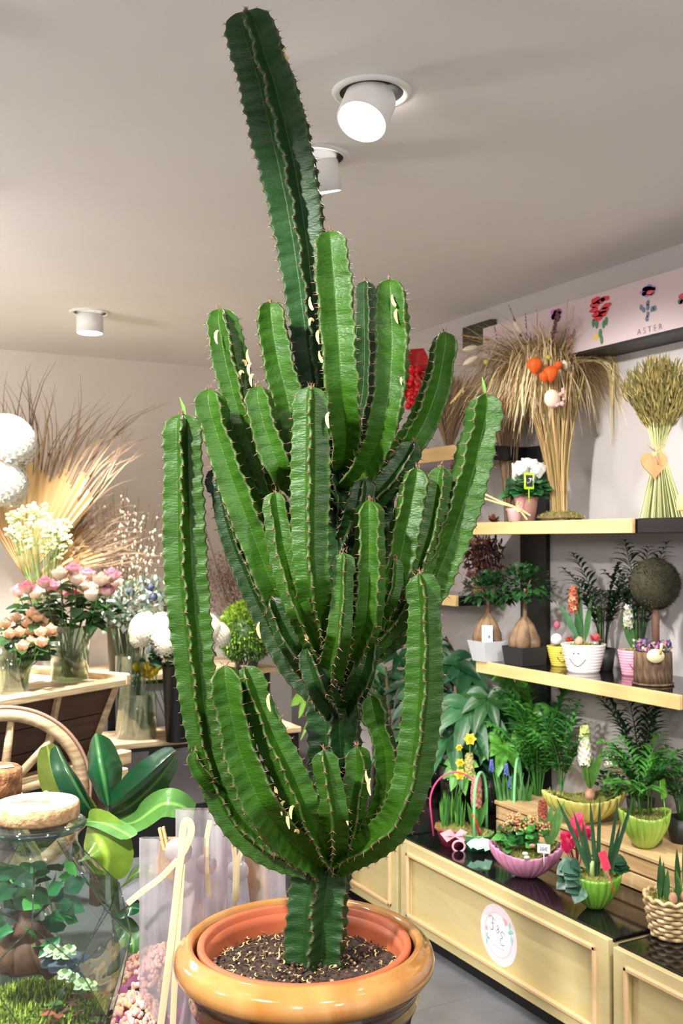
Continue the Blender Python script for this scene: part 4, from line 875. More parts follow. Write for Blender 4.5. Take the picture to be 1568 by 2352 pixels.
for e in ((-24, 26), (22, 16), (8, -30), (-4, 18)): g.tube([hb_, hb_ + R_ * e[0] * .6 * kb + Z_ * e[1] * .5 * kb, hb_ + R_ * e[0] * kb + Z_ * e[1] * kb], .002, 5)
obj('twine_bow', g, M_dry, t)
# dark dried arrangement on the low shelf
p = on_x(1108, 1350, 2.62); p.z = 1.272; t = thing('dark_dried_wreath', 'dark brown and purple dried bouquet under the upper shelf', 'dried flower arrangement', p); g = MB()
obj('base', MB().lathe([(0, 0), (.05, 0), (.045, .04), (0, .05)], 20), M_bark, t)
for _ in range(700): b = V((U(-.05, .05), U(-.09, .09), U(.03, .24))); e = rdir(); g.tint(rnd.choice([(110, 62, 40), (70, 40, 60), (50, 32, 46), (140, 90, 60)]), .2); g.leaf([b, b + e * .014, b + e * .026], [.002, .005, .002], e.cross(Z_), nw=1)
obj('dried_blooms', g, M_dry, t, stuff=True)

# ------------------------------------------------------------------ wooden crate steps
def crate(x0, y0, y1, z0, z1, label, nb=2):
    o = V((x0, (y0 + y1) / 2, z0)); t = thing('wooden_crate', label, 'crate', o); hgt = (z1 - z0 - .016 - .006 * nb) / nb
    for k in range(nb): za = z0 + .002 + k * (hgt + .006); obj('plank', MB(o).span((x0, y0, za), (x0 + .014, y1, za + hgt), bev=.002), M_step, t, smooth=False)
    for k in range(3): xa = x0 - .006 + k * .112; obj('plank', MB(o).span((xa, y0 - .004, z1 - .014), (xa + .106, y1 + .004, z1), bev=.002), M_step, t, smooth=False)
    for y in (y0, y1 - .014): obj('end_board', MB(o).span((x0 + .0145, y, z0 + .002), (WALLX - .01, y + .014, z1 - .015), bev=.001), M_step, t, smooth=False)
    return t
crate(2.41, 2.30, 3.22, TOPZ, .505, 'low pine crate of planks set as a step on the long cabinet')
SZ2 = .506
# green fluted bowl with palm
def moss_in(t, rx, ry, z, n=320, zf=None): g = MB(); moss(g, (0, 0, z), rx, ry, .014, n, zf=zf); obj('moss', g, M_moss, t, stuff=True)
M_gbowl = mat('green_fluted_ceramic', (110, 160, 50), .15, (96, 146, 44), 4, coat=.5); M_ybowl = mat('yellow_fluted_ceramic', (206, 200, 110), .2, (190, 186, 96), 4, coat=.4); M_pbowl = mat('pink_fluted_ceramic', (206, 140, 170), .2, (192, 126, 158), 4, coat=.4); M_g2 = mat('lime_fluted_ceramic', (160, 190, 80), .2, (140, 176, 66), 4, coat=.4)
p = on_z(1487, 1952, SZ2) + F_ * .03; p.z = SZ2; t = thing('palm_bowl', 'lime green fluted bowl with palm, moss and green tag on the crate', 'planted bowl', p, RZ); fluted(t, .082, .07, .105, M_g2, 20, .02, .34); moss_in(t, .076, .065, .095, zf=lambda a: .018 * cos(a) ** 2)
g = MB()
for k in range(7): a = U(0, 6.28); b = V((cos(a) * .03 - .01, sin(a) * .02, .10)); g.tint((110, 150, 60)); g.tube([b, b + V((U(-.01, .01), 0, .10))], .0032, 5)
obj('stems', g, M_leaf, t)
for k in range(15):
    a = 2 * pi * k / 15 + U(-.2, .2); g = MB(); frond(g, V((-.01, 0, .10 + U(0, .04))), V((cos(a), sin(a) * .7, 0)), U(.10, .19), U(.16, .30), U(.02, .09), rnd.choice([(60, 120, 50), (84, 150, 62), (44, 96, 44)]), .075, 11, .0075); obj('frond', g, M_leaf, t)
tag_board(t, (.045, -.05, .20), .045, .06, mat('green_tag', (110, 190, 40), .4), .08, .9, rx=-.1)
# second palm to the right of that in view
palm(1565, 1900, SZ2, 2.62, 8, .20, .28, .10, (70, 120, 60), 'parlour palm reaching in at the right picture edge', dk, leaflen=.08)
# yellow boat bowl
p = on_z(1345, 1892, SZ2) + F_ * .02; p.z = SZ2; t = thing('hyacinth_bowl', 'long pale yellow fluted bowl with white hyacinths on the crate', 'planted bowl', p, RZ + .12); fluted(t, .150, .075, .085, M_ybowl, 30, .032, .34); moss_in(t, .135, .068, .082, zf=lambda a: .04 * cos(a) ** 2)
obj('bulb', MB().ball((.008, -.035, .105), .019, 12, 9, (1, 1, 1.25)), mat('bulb', (230, 200, 170), .5, (200, 150, 120), 20), t)
g = MB()
for e in (-.28, -.12, .0, .1, .25, .32): broad(g, V((.008, -.035, .12)), V((e, -.05, 1)), U(.12, .17), .011, V((0, -1, .2)), (90, 140, 60), 0)
g.tint((120, 160, 80)); g.tube([V((.008, -.035, .12)), V((-.005, -.04, .20)), V((-.012, -.04, .25))], .005, 6); g.tube([V((.06, -.02, .1)), V((.08, -.03, .18)), V((.11, -.04, .21))], .005, 6)
obj('leaves', g, M_leaf, t)
g = MB(); hyacinth(g, V((-.014, -.04, .215)), .10, .032, [(246, 244, 226), (236, 236, 200), (250, 248, 240)], 60); obj('hyacinth_bloom', g, M_petal, t, label='upright white hyacinth spike')
g = MB(); hyacinth(g, V((-.012, -.04, .30)), .045, .022, [(200, 214, 130), (220, 226, 150)], 22); obj('hyacinth_buds', g, M_petal, t, label='green unopened tip buds')
g = MB(); hyacinth(g, V((.065, -.06, .23)), .12, .038, [(246, 244, 226), (240, 240, 215)], 64, V((1, 0, -.5))); obj('hyacinth_bloom', g, M_petal, t, label='leaning white hyacinth spike')
g = MB()
for k in range(60): c = V((.095 + U(-.05, .05), -.01 + U(-.04, .03), .10 + U(0, .07))); broad(g, c, rdir(0, 60), U(.02, .03), .012, Z_, rnd.choice([(50, 100, 50), (80, 140, 76)]), .2, nw=1)
obj('ivy_leaves', g, M_leaf, t, stuff=True)
for k in range(12): a = 2 * pi * k / 12; g = MB(); frond(g, V((-.08, .01, .09)), V((cos(a), sin(a) * .7, 0)), U(.07, .14), U(.20, .36), U(.02, .08), rnd.choice([(70, 140, 60), (52, 110, 50), (100, 164, 74)]), .07, 11, .007); obj('frond', g, M_leaf, t)
# pink boat bowl
p = on_z(1212, 2020, TOPZ) + F_ * .03; p.z = TOPZ; t = thing('kalanchoe_bowl', 'long pink fluted bowl with orange kalanchoe and a white price tag', 'planted bowl', p, RZ - .15); fluted(t, .122, .07, .078, M_pbowl, 28, .036, .3); moss_in(t, .108, .062, .074, 420, zf=lambda a: .045 * cos(a) ** 2)
g = MB()
for k in range(85): c = V((-.02 + U(-.055, .06), U(-.045, .03), .10 + U(0, .075))); d = rdir(-10, 70); broad(g, c, d, U(.03, .045), .017, Z_ + V((0, -.5, 0)), rnd.choice([(40, 96, 44), (56, 120, 56), (80, 150, 70)]), .2, nw=1)
obj('foliage', g, M_leafg, t, stuff=True); g = MB()
for cx, cz, n_ in ((-.04, .20, 60), (.02, .195, 40), (-.065, .172, 40), (.055, .175, 50), (-.02, .17, 30)):
    for k in range(n_): c = V((cx + U(-.022, .022), U(-.04, .0), cz + U(-.012, .012))); g.tint(rnd.choice([(230, 150, 110), (222, 190, 120), (190, 200, 120), (236, 170, 140)]), .1); g.ball(c, U(.003, .0055), 5, 4)
obj('kalanchoe_blooms', g, M_petal, t, stuff=True, label='clusters of small salmon kalanchoe buds'); g = MB()
for e, L in ((-.2, .16), (-.05, .13), (.05, .15), (.22, .15), (.32, .17)): broad(g, V((.075, -.01, .10)), V((e, -.05, 1)), L, .014, V((0, -1, .2)), (110, 160, 90), 0, fold=.3)
obj('leaves', g, M_leaf, t); g = MB(); hyacinth(g, V((.055, -.01, .20)), .055, .016, [(176, 86, 74), (190, 110, 90)], 26); obj('hyacinth_bloom', g, M_petal, t, label='small brick red hyacinth spike')
for cx, cz, col in ((.018, .125, (236, 150, 150)), (-.005, .098, (226, 240, 210)), (.0, .086, (236, 236, 236))): obj('daisy_pick', MB().tint(col).ball((cx, -.075, cz), .009, 12, 8, (1.1, .5, .7)), M_petal, t)
tag_board(t, (.055, -.07, .115), .042, .03, M_white, .045, -.2, '25€', mat('pen_blue', (80, 100, 170)))
# green bowl with cyclamen and daffodil leaves
p = on_z(1372, 2094, TOPZ) + F_ * .03; p.z = TOPZ; t = thing('cyclamen_bowl', 'round green fluted bowl with magenta cyclamen and a red tag', 'planted bowl', p, RZ); fluted(t, .079, .065, .10, M_gbowl, 20, .01, .3); moss_in(t, .072, .06, .092)
g = MB()
for e, L, b in ((-.32, .25, -.012), (-.2, .2, -.01), (-.06, .23, .0), (.02, .24, .002), (.10, .24, .03), (.22, .25, .035), (-.12, .17, -.012), (.16, .17, .03)):
    b0 = V((b, -.02, .10)); d = V((e, -.04, 1)).normalized(); g.tint((54, 92, 60), .2); g.leaf([b0 + d * L * i / 5 + V((e * .02 * i, 0, 0)) for i in range(6)], [.007, .0075, .007, .0062, .005, .001], V((U(-.5, .5), -1, 0)), fold=.35, nw=1)
obj('daffodil_leaves', g, M_leaf, t)
for b in (-.014, .030): obj('stem_base', MB().tint((170, 190, 120)).tube([(b, -.02, .095), (b, -.02, .15)], [.010, .007], 10), M_leaf, t)
g = MB(); mcol = [(240, 60, 120), (226, 40, 104), (250, 120, 160)]
for k in range(15):
    b = V((U(-.085, -.01), U(.0, .05), U(.16, .245))); g.tint((150, 60, 60)); g.tube([V((-.05, .02, .10)), b], .0014, 4, cap=False)
    for j in range(5): g.tint(rnd.choice(mcol), .08); q = 2 * pi * j / 5 + U(-.3, .3); e = V((cos(q), sin(q), 0)); g.leaf([b, b + e * .010 + Z_ * .014, b + e * .017 + Z_ * .034], [.005, .014, .007], e, nw=2, wave=.1)
for c in ((-.095, -.01, .12), (-.075, -.03, .118), (-.088, 0, .135)): g.tint((220, 30, 90)); g.ball(c, .009, 8, 6, (1, 1, 1.3))
obj('cyclamen_blooms', g, M_petal, t, label='magenta cyclamen flowers'); g = MB()
for k in range(16): a = pi * .55 + U(0, pi * .9); b = V((-.045 + cos(a) * U(.0, .03), -.02 + sin(a) * .02, .105 + U(-.03, .035))); broad(g, b, V((cos(a), -.25, U(-.3, .4))), U(.045, .06), .026, Z_ + V((0, -.9, 0)), rnd.choice([(70, 110, 90), (56, 96, 76), (90, 130, 110)]), .3, wave=.1)
for k in range(8): b = V((.05, .0, .12 + U(0, .03))); broad(g, b, V((1, U(-.5, .5), U(-.2, .3))), U(.045, .06), .024, Z_ + V((0, -.6, 0)), (36, 76, 50), .3, wave=.1)
obj('cyclamen_leaves', g, M_leaf, t, stuff=True)
tag_board(t, (.012, -.07, .165), .04, .055, mat('red_tag', (214, 50, 84), .4), .07, .75, rx=-.35)
# wicker basket at the right edge
p = on_z(1565, 2172, CZ - .008) + F_ * .075; p.z = CZ - .008; t = thing('wicker_basket', 'cream wicker basket with bulbs and moss at the right edge', 'basket', p, RZ)
wk = mat('wicker', (214, 190, 146), .6, (170, 140, 96), 30, bump=.4)
NS = 20
for k in range(NS): a = 2 * pi * k / NS; obj('stake', MB().tube([V((cos(a) * .055, sin(a) * .055, 0)), V((cos(a) * .075, sin(a) * .075, .11))], .0025, 5), wk, t)
for r_ in range(8):
    z = .008 + r_ * .0125; R0 = .057 + .02 * z / .11; g = MB(); g.tube([V((cos(a) * (R0 + .0045 * sin(a * NS / 2 + r_ * pi)), sin(a) * (R0 + .0045 * sin(a * NS / 2 + r_ * pi)), z)) for a in [2 * pi * i / 100 for i in range(101)]], .0062, 6, cap=False); obj('weaver', g, wk, t)
obj('rim', MB().tube([V((cos(a) * .079, sin(a) * .079, .112 + .004 * sin(a * 15))) for a in [2 * pi * i / 90 for i in range(91)]], .006, 6, cap=False), wk, t); obj('base', MB().lathe([(0, 0), (.056, 0), (.056, .004), (0, .004)], 24), wk, t)
moss_in(t, .074, .074, .10, 500); g = MB()
for bx, by, h in ((-.045, -.02, .15), (-.038, -.012, .13), (-.03, -.03, .11), (.0, -.04, .09), (.012, -.03, .11), (.035, -.02, .2), (.042, -.01, .17), (.05, -.02, .19), (.02, .02, .16)): broad(g, V((bx, by, .10)), V((U(-.12, .12), 0, 1)), h * .9, .009, V((U(-.4, .4), -1, 0)), rnd.choice([(60, 104, 56), (90, 150, 60)]), 0, fold=.4)
obj('bulb_leaves', g, M_leaf, t)
for c in ((.02, -.045, .125), (-.015, -.05, .122), (.045, -.05, .12)): obj('bulb', MB().ball(c, .013, 10, 8, (1, 1, 1.4)), mat('bulb'), t)
# pink basket with daffodils and mint basket with hyacinth
def hoop(w_, h_, z0, r): return [V((w_ * cos(a), 0, z0 + h_ * sin(a))) for a in [pi * i / 24 for i in range(25)]]
p = on_z(1042, 1944, TOPZ) + F_ * .03; p.z = TOPZ; t = thing('daffodil_basket', 'pink ribbon basket with yellow daffodils and a tall pink handle', 'basket', p, RZ)
M_prib = mat('pink_ribbon', (238, 170, 180), .3); M_pbask = mat('pink_basket', (206, 70, 110), .4, (170, 50, 90), 20)
obj('basket', MB().lathe([(0, 0), (.045, 0), (.063, .06), (.068, .066), (.062, .066), (.045, .008), (0, .008)], 36, rf=lambda a, t_: 1 + .02 * sin(a * 18)), M_pbask, t)
obj('handle', MB().tube([V((-.072 + .0, 0, .03))] + [V((.01 + .095 * -cos(a), .0, .15 + .115 * sin(a))) for a in [pi * i / 20 for i in range(21)]] + [V((.095, .02, .05))], .0036, 6), mat('pink_handle', (216, 74, 120), .4), t)
moss_in(t, .07, .07, .062, 400); g = MB()
for k in range(60): b = V((U(-.045, .035), U(-.035, .03), .07)); d = V((U(-.12, .12), 0, 1)); broad(g, b, d, U(.06, .13), .0035, V((U(-.4, .4), -1, 0)), rnd.choice([(70, 130, 50), (96, 160, 64), (60, 110, 56)]), 0, nw=1)
obj('daffodil_leaves', g, M_leaf, t, stuff=True)
for (x, y, r) in ((1079, 1697, 15), (1054, 1717, 8), (1056, 1752, 11), (1056, 1778, 14)):
    c = at(x, y, dep(p)) - p; c = V((c.dot(R_), c.dot(F_), c.z)); k_ = dep(p) / FPX; g = MB()
    for j in range(6): g.tint((244, 226, 70), .05); q = 2 * pi * j / 6; e = V((cos(q), -.1, sin(q))); g.leaf([c, c + e * r * .6 * k_, c + e * r * k_], [.003, .0085 * r / 14, .001], V((0, -1, 0)), nw=1)
    g.tint((240, 190, 30)); g.tube([c, c + V((0, -.012, 0))], [.004, .008], 8, cap=False); s_ = MB().tint((90, 140, 60)); s_.tube([V((-.01, 0, .07)), V((c.x, c.y + .005, c.z * .7)), c + V((0, .004, 0))], .002, 5)
    o = obj('daffodil', g, M_petal, t, label='yellow daffodil bloom'); obj('stem', s_, M_leaf, o)
for (x, y, h, r, cols) in ((1078, 1778, .07, .022, [(206, 196, 130), (190, 186, 110)]),):
    c = at(x, y, dep(p)) - p; g = MB(); hyacinth(g, V((c.dot(R_), .01, c.z)), h, r, cols, 34); obj('hyacinth_bloom', g, M_petal, t)
for (bx, bz, n_, col) in ((0, .055, 0, 1),):
    for sg in (-1, 1): g = MB(); g.leaf([V((.0, -.07, .05)), V((sg * .02, -.082, .066)), V((sg * .042, -.078, .055)), V((sg * .03, -.078, .04)), V((0, -.07, .05))], [.004, .012, .014, .01, .003], V((0, -1, .3)), nw=1); obj('bow_loop', g, M_prib, t)
    g = MB(); g.tube([V((.012 + .022 * cos(a), -.085, .016 + .02 * sin(a))) for a in [2 * pi * i / 20 for i in range(21)]], .004, 6, cap=False); obj('ribbon_curl', g, M_prib, t)
p2 = on_z(1098, 1958, TOPZ) + F_ * .05; p2.z = TOPZ; t = thing('hyacinth_basket', 'mint ribbon basket with pink hyacinth and a pale green handle', 'basket', p2, RZ); M_mint = mat('mint_ribbon', (170, 232, 196), .3)
obj('basket', MB().lathe([(0, 0), (.04, 0), (.058, .055), (.06, .06), (.055, .06), (.04, .008), (0, .008)], 32), mat('green_basket', (90, 160, 110), .4), t); moss_in(t, .062, .062, .055, 320)
obj('handle', MB().tube([V((-.016, -.058, .05))] + [V((.015 - .03 * cos(a), -.055 * cos(a), .17 + .105 * sin(a))) for a in [pi * i / 20 for i in range(21)]] + [V((.045, .056, .05))], .0055, 6), mat('mint_handle', (130, 214, 140), .4), t)
g = MB(); hyacinth(g, V((.0, .0, .155)), .105, .026, [(230, 150, 140), (206, 170, 110), (236, 170, 160)], 56); obj('hyacinth_bloom', g, M_petal, t, label='salmon pink hyacinth spike'); g = MB()
for e, L in ((-.3, .12), (-.1, .14), (.1, .13), (.3, .14)): broad(g, V((0, 0, .055)), V((e, -.05, 1)), L, .011, V((0, -1, .2)), (80, 140, 60), 0, fold=.3)
obj('leaves', g, M_leaf, t); obj('bulb', MB().ball((.0, -.03, .07), .015, 10, 8), mat('brown_bulb', (150, 120, 104), .6), t)
for k in range(7): a = -pi / 2 + U(-.9, .9); g = MB(); g.leaf([V((0, -.055, .052)), V((cos(a) * .04, -.075, .052 + sin(a) * .01)), V((cos(a) * .06 + U(-.01, .01), -.08, .012 + U(0, .02)))], [.004, .011, .012], V((0, -1, .3)), nw=1, wave=.2); obj('ribbon_tail', g, M_mint, t)
obj('red_pick', MB().tint((230, 70, 30)).tube([V((-.02, -.055, .14)), V((-.012, -.055, .12)), V((.01, -.05, .05))], [.007, .006, .0015], 6), M_petal, t)
p3 = on_z(1190, 1930, TOPZ); p3.z = TOPZ; p3 = p3 + F_ * .12; t = thing('muscari_basket', 'basket of blue grape hyacinths with a green hoop behind the pink bowl', 'basket', p3, RZ)
obj('basket', MB().lathe([(0, 0), (.045, 0), (.06, .065), (.055, .065), (0, .055)], 30), mat('green_basket'), t); moss_in(t, .06, .06, .06, 200)
obj('handle', MB().tube([V((p.x * .45 + .02, p.x, p.z)) for p in hoop(.058, .23, .05, 1)], .0055, 6), mat('mint_handle'), t); g = MB()
for k in range(90): broad(g, V((U(-.05, .05), U(-.04, .03), .06)), V((U(-.25, .25), 0, 1)), U(.10, .19), .0045, V((U(-.4, .4), -1, 0)), rnd.choice([(70, 130, 56), (90, 150, 80), (110, 160, 100)]), 0, nw=1)
obj('leaves', g, M_leaf, t, stuff=True); g = MB()
for (bx, bz) in ((-.028, .22), (-.012, .17), (-.085, .235)):
    for k in range(40): q = k / 40; a = k * 2.4; g.tint(rnd.choice([(130, 150, 220), (110, 130, 206)]), .1); g.ball(V((bx + cos(a) * .009 * (1 - q * .6), -.02 + sin(a) * .009 * (1 - q * .6), bz + q * .045)), .0035, 5, 4)
obj('muscari_blooms', g, M_petal, t, label='blue grape hyacinth spikes')
# money tree and schefflera behind, in clear vases on the far cabinet
def vase(t, r0, r1, h, water=.6, m=None, c=(0, 0, 0), th=.003):
    obj('glass', MB().lathe([(0, .0), (r0, .0), (r1, h), (r1 - th, h), (r0 - th, .012), (0, .012)], 40, c), m or M_glass, t)
    if water: ra = r0 - th - .0005; rb = r0 + (r1 - r0) * water - th - .0005; obj('water', MB().lathe([(0, .013), (ra, .013), (rb, h * water), (0, h * water)], 32, c), M_water, t)
def pachira(px, py, X, label, h, r, n, cols, glass=True, w=.02, z=TOPZ, lower=.35):
    p = on_x(px, py, X); p.z = z; t = thing('foliage_plant', label, 'potted plant', p)
    if glass: vase(t, .07, .075, .17, 0); obj('soil', MB().lathe([(0, .01), (.06, .01), (.062, .09), (0, .1)], 24), M_soil, t)
    else: obj('pot', MB().lathe([(0, 0), (.05, 0), (.065, .1), (.06, .1), (0, .09)], 24), dk, t)
    g = MB().tint((120, 96, 70)); g.tube([V((0, 0, .08)), V((.01, 0, h * .5)), V((-.01, 0, h * .9))], [.012, .009, .006], 8); obj('trunk', g, mat('twig'), t)
    for k in range(n):
        d = rdir(-25, 60); zc = h * U(lower, 1); c = V((min(.08 if X > 2.6 else .3, d.x * .16), d.y * .22, zc + d.z * .06)); g = MB(); g.tint((90, 130, 70)); g.tube([V((0, 0, zc - .05)), c], .002, 4, cap=False)
        palmate(g, c, V((-.6 * (1 if X > 2.4 else 1), -.9, .45)) + d * .5, r * U(.7, 1.1), 6, rnd.choice(cols), w); obj('leaf', g, M_leaf, t)
    return t
pachira(1050, 1870, 2.52, 'money tree with broad finger leaves in a clear vase behind the pink handle', .56, .18, 14, [(44, 96, 56), (60, 116, 70), (30, 74, 44)], w=.031)
pachira(1135, 1860, 2.6, 'bright green umbrella plant between the money tree and the palms', .50, .13, 13, [(100, 176, 60), (70, 140, 54), (50, 100, 50)], w=.026)
pachira(890, 1870, 2.45, 'glossy foliage plant showing between the cactus arms', .60, .12, 20, [(50, 120, 60), (80, 150, 80), (36, 90, 48)], w=.016)
pachira(1010, 1870, 2.66, 'dark foliage plant against the wall left of the umbrella plant', .62, .12, 14, [(30, 70, 40), (40, 84, 50)], False)
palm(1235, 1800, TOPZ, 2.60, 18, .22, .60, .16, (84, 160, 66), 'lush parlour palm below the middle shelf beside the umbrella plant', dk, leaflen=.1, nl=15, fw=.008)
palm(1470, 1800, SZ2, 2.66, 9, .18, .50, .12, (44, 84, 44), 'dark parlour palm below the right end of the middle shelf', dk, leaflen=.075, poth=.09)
# ------------------------------------------------------------------ left background: cart, stands, cut flowers
M_cart = mat('cart_pale_wood', (222, 200, 160), .6, (176, 146, 108), 8, ndist=2, stretch=(.3, 1, 3), bump=.2)
M_cartd = mat('cart_dark_wood', (84, 48, 34), .5, (54, 30, 24), 8, ndist=2, stretch=(.3, 1, 3))
M_zinc = mat('grey_panel', (120, 116, 120), .6, (96, 92, 98), 4)
M_buck = mat('black_bucket', (20, 20, 22), .4)
ax = R_ * .5 + F_ * .866; CRZ = math.atan2(ax.y, ax.x); CO = CR(-.913, 4.3, 0)
t = thing('flower_cart', 'wooden flower cart with a spoked wheel at the left edge', 'cart', CO, CRZ)
cv_ = 0.92
obj('front_rail', MB().box((-.55, .02, .915), (1.16, .075, .03), bev=.004), M_cart, t, smooth=False, label='pale top rail'); obj('rear_rail', MB().box((-.55, .60, .915), (1.1, .05, .03), bev=.004), M_cart, t, smooth=False)
for k in range(6): obj('floor_board', MB().box((-.55, .105 + k * .085, .909), (1.06, .082, .018), bev=.002), M_cart, t, smooth=False)
def quadbox(A, B, C_, D, th): # panel from 4 corners with thickness along local normal
    A, B, C_, D = map(V, (A, B, C_, D)); n = (B - A).cross(D - A).normalized() * th; return MB().add([A, B, C_, D, A + n, B + n, C_ + n, D + n], [(0, 1, 2, 3), (7, 6, 5, 4), (0, 4, 5, 1), (1, 5, 6, 2), (2, 6, 7, 3), (3, 7, 4, 0)])
for k in range(3):
    z0, z1 = .60 + k * .1, .695 + k * .1; i0, i1 = (.9 - z0) * .28, (.9 - z1) * .28
    obj('side_plank', quadbox((-1.06 + i0, .03 + i0, z0), (-.04 - i0, .03 + i0, z0), (-.04 - i1, .03 + i1, z1), (-1.06 + i1, .03 + i1, z1), .015), M_cartd, t, smooth=False)
    obj('end_plank', quadbox((-.03 - i0, .03 + i0, z0), (-.03 - i0, .58 - i0, z0), (-.03 - i1, .58 - i1, z1), (-.03 - i1, .03 + i1, z1), .015), M_cartd, t, smooth=False)
for x, i in ((-.03, 0), (-.36, 0), (-.70, 0), (-1.05, 0)): obj('corner_post', MB().tube([(x - .08 * (1 if x > -.2 else 0), .10, .57), (x, .012, .90)], .017, 4), M_cart, t, smooth=False)
obj('end_cleat', MB().box((.01, .30, .925), (.03, .64, .05), bev=.006), M_cart, t, smooth=False)
g = MB(); g.leaf([(.01, .56, .95), (.012, .61, .97), (.005, .65, .94)], [.02, .02, .01], (1, 0, 0), nw=1); obj('bed_beam', MB().box((-.5, .06, .585), (1.18, .06, .055), bev=.004), M_cart, t, smooth=False)
obj('cross_beam', MB().box((-.02, .28, .535), (.07, .6, .045), bev=.004), M_cart, t, smooth=False)
for y in (.08, .52): obj('leg', MB().box((-.06, y, .255), (.05, .05, .51), bev=.004), M_cartd, t, smooth=False)
for y in (.08, .52): obj('leg', MB().box((-1.02, y, .27), (.05, .05, .54), bev=.004), M_cartd, t, smooth=False)
# wheel in the plane of the cart side
wc = at(4, 1824, 3.60); wl = Matrix.Rotation(-CRZ, 3, 'Z') @ (wc - CO); LR = Matrix.Rotation(-CRZ, 3, 'Z') @ (R_ * .95 + F_ * .31); LN = Matrix.Rotation(-CRZ, 3, 'Z') @ (F_ * .95 - R_ * .31)
wh = obj('wheel', MB().tube([wl + LR * .275 * cos(a) + Z_ * .275 * sin(a) for a in [2 * pi * i / 64 for i in range(65)]], .026, 8, cap=False, flat=.8), M_cart, t, label='large pale spoked wheel')
obj('tyre_band', MB().tube([wl + LR * .302 * cos(a) + Z_ * .302 * sin(a) for a in [2 * pi * i / 64 for i in range(65)]], .006, 6, cap=False), mat('band', (186, 150, 130), .5), wh)
for k in range(10): a = pi / 5 * k + .2; obj('spoke', MB().tube([wl, wl + LR * .26 * cos(a) + Z_ * .26 * sin(a)], [.018, .012], 7), M_cart, wh)
hb = MB(); hb.tube([wl - LN * .05, wl + LN * .03], .045, 16); obj('hub', hb, M_cartd, wh)
obj('axle', MB().tube([wl + LN * .02, wl + LN * .3], .018, 8), M_cartd, t)
# tiered stand along the back wall
def tier(y0, y1, x0, x1, z, label, npan):
    o = V((x0, y0, 0)); t = thing('display_stand', label, 'stand', o)
    obj('frame', MB(o).span((x0, y0 + .03, 0), (x1, y1, z - .03), bev=.003), M_black, t, smooth=False); w_ = (x1 - x0) / npan
    for k in range(npan): obj('front_panel', MB(o).span((x0 + k * w_ + .05, y0 + .018, max(.08, z - .33)), (x0 + (k + 1) * w_ - .05, y0 + .029, z - .05), bev=.002), M_zinc, t, smooth=False)
    n = 3; d = (y1 - y0) / n
    for k in range(n): obj('plank', MB(o).span((x0 - .02 + U(-.01, .01), y0 + k * d, z - .029), (x1 + .02 + U(-.02, .02), y0 + (k + 1) * d - .006, z), bev=.004), M_cart, t, smooth=False)
    return t
T1, T2 = .55, .817
tier(4.76, 5.11, 1.20, 2.33, T1, 'lower tier of the black stand with plank top behind the cart', 3)
tier(5.12, 5.72, 1.05, 2.33, T2, 'upper tier of the black stand against the back wall', 3)
rs = thing('riser', 'tall black riser behind the flower cart', 'stand', CR(-1.95, 4.93, 0), -.1); obj('box', MB().box((-.03, 0, .47), (.84, .42, .94), bev=.004), M_black, rs, smooth=False)
RZT = .941
def bucket(name, label, p, r0, r1, h, m=None): t = thing(name, label, 'bucket', p); obj('pail', MB().lathe([(0, 0), (r0, 0), (r1, h), (r1 + .004, h), (r1 - .004, h - .004), (r0 - .003, .01), (0, .01)], 32), m or M_buck, t); return t
def gvase(label, p, r0, r1, h, wat=.6): t = thing('glass_vase', label, 'vase', p); vase(t, r0, r1, h, wat); return t
def bloom(g, c, r, ci, co, n=22, up=Z_):
    for i in range(n):
        q = i / n; a = i * 2.4; rad = r * (.10 + .80 * q); d = V((cos(a), sin(a), 0)); hh = r * (1.15 - .35 * q); wd = r * (.28 + .45 * q)
        l0, l1 = lin(ci), lin(co); f = lambda tt, u: tuple(l0[z] * (1 - min(1, tt * 1.2) ** 1.5 * (.55 + .45 * q)) + l1[z] * min(1, tt * 1.2) ** 1.5 * (.55 + .45 * q) for z in range(3))
        g.leaf([c - Z_ * r * .75, c - Z_ * r * .4 + d * rad * .75, c + d * rad * 1.02 + Z_ * r * .1, c + d * rad * (.95 + .25 * q) + Z_ * hh * (.75 - .45 * q), c + d * rad * (1.1 + .25 * q) + Z_ * hh * (.8 - .6 * q)], [wd * .3, wd * .9, wd, wd * .75, wd * .15], -d, fold=.0, nw=2, cols=f, curl=-.25)
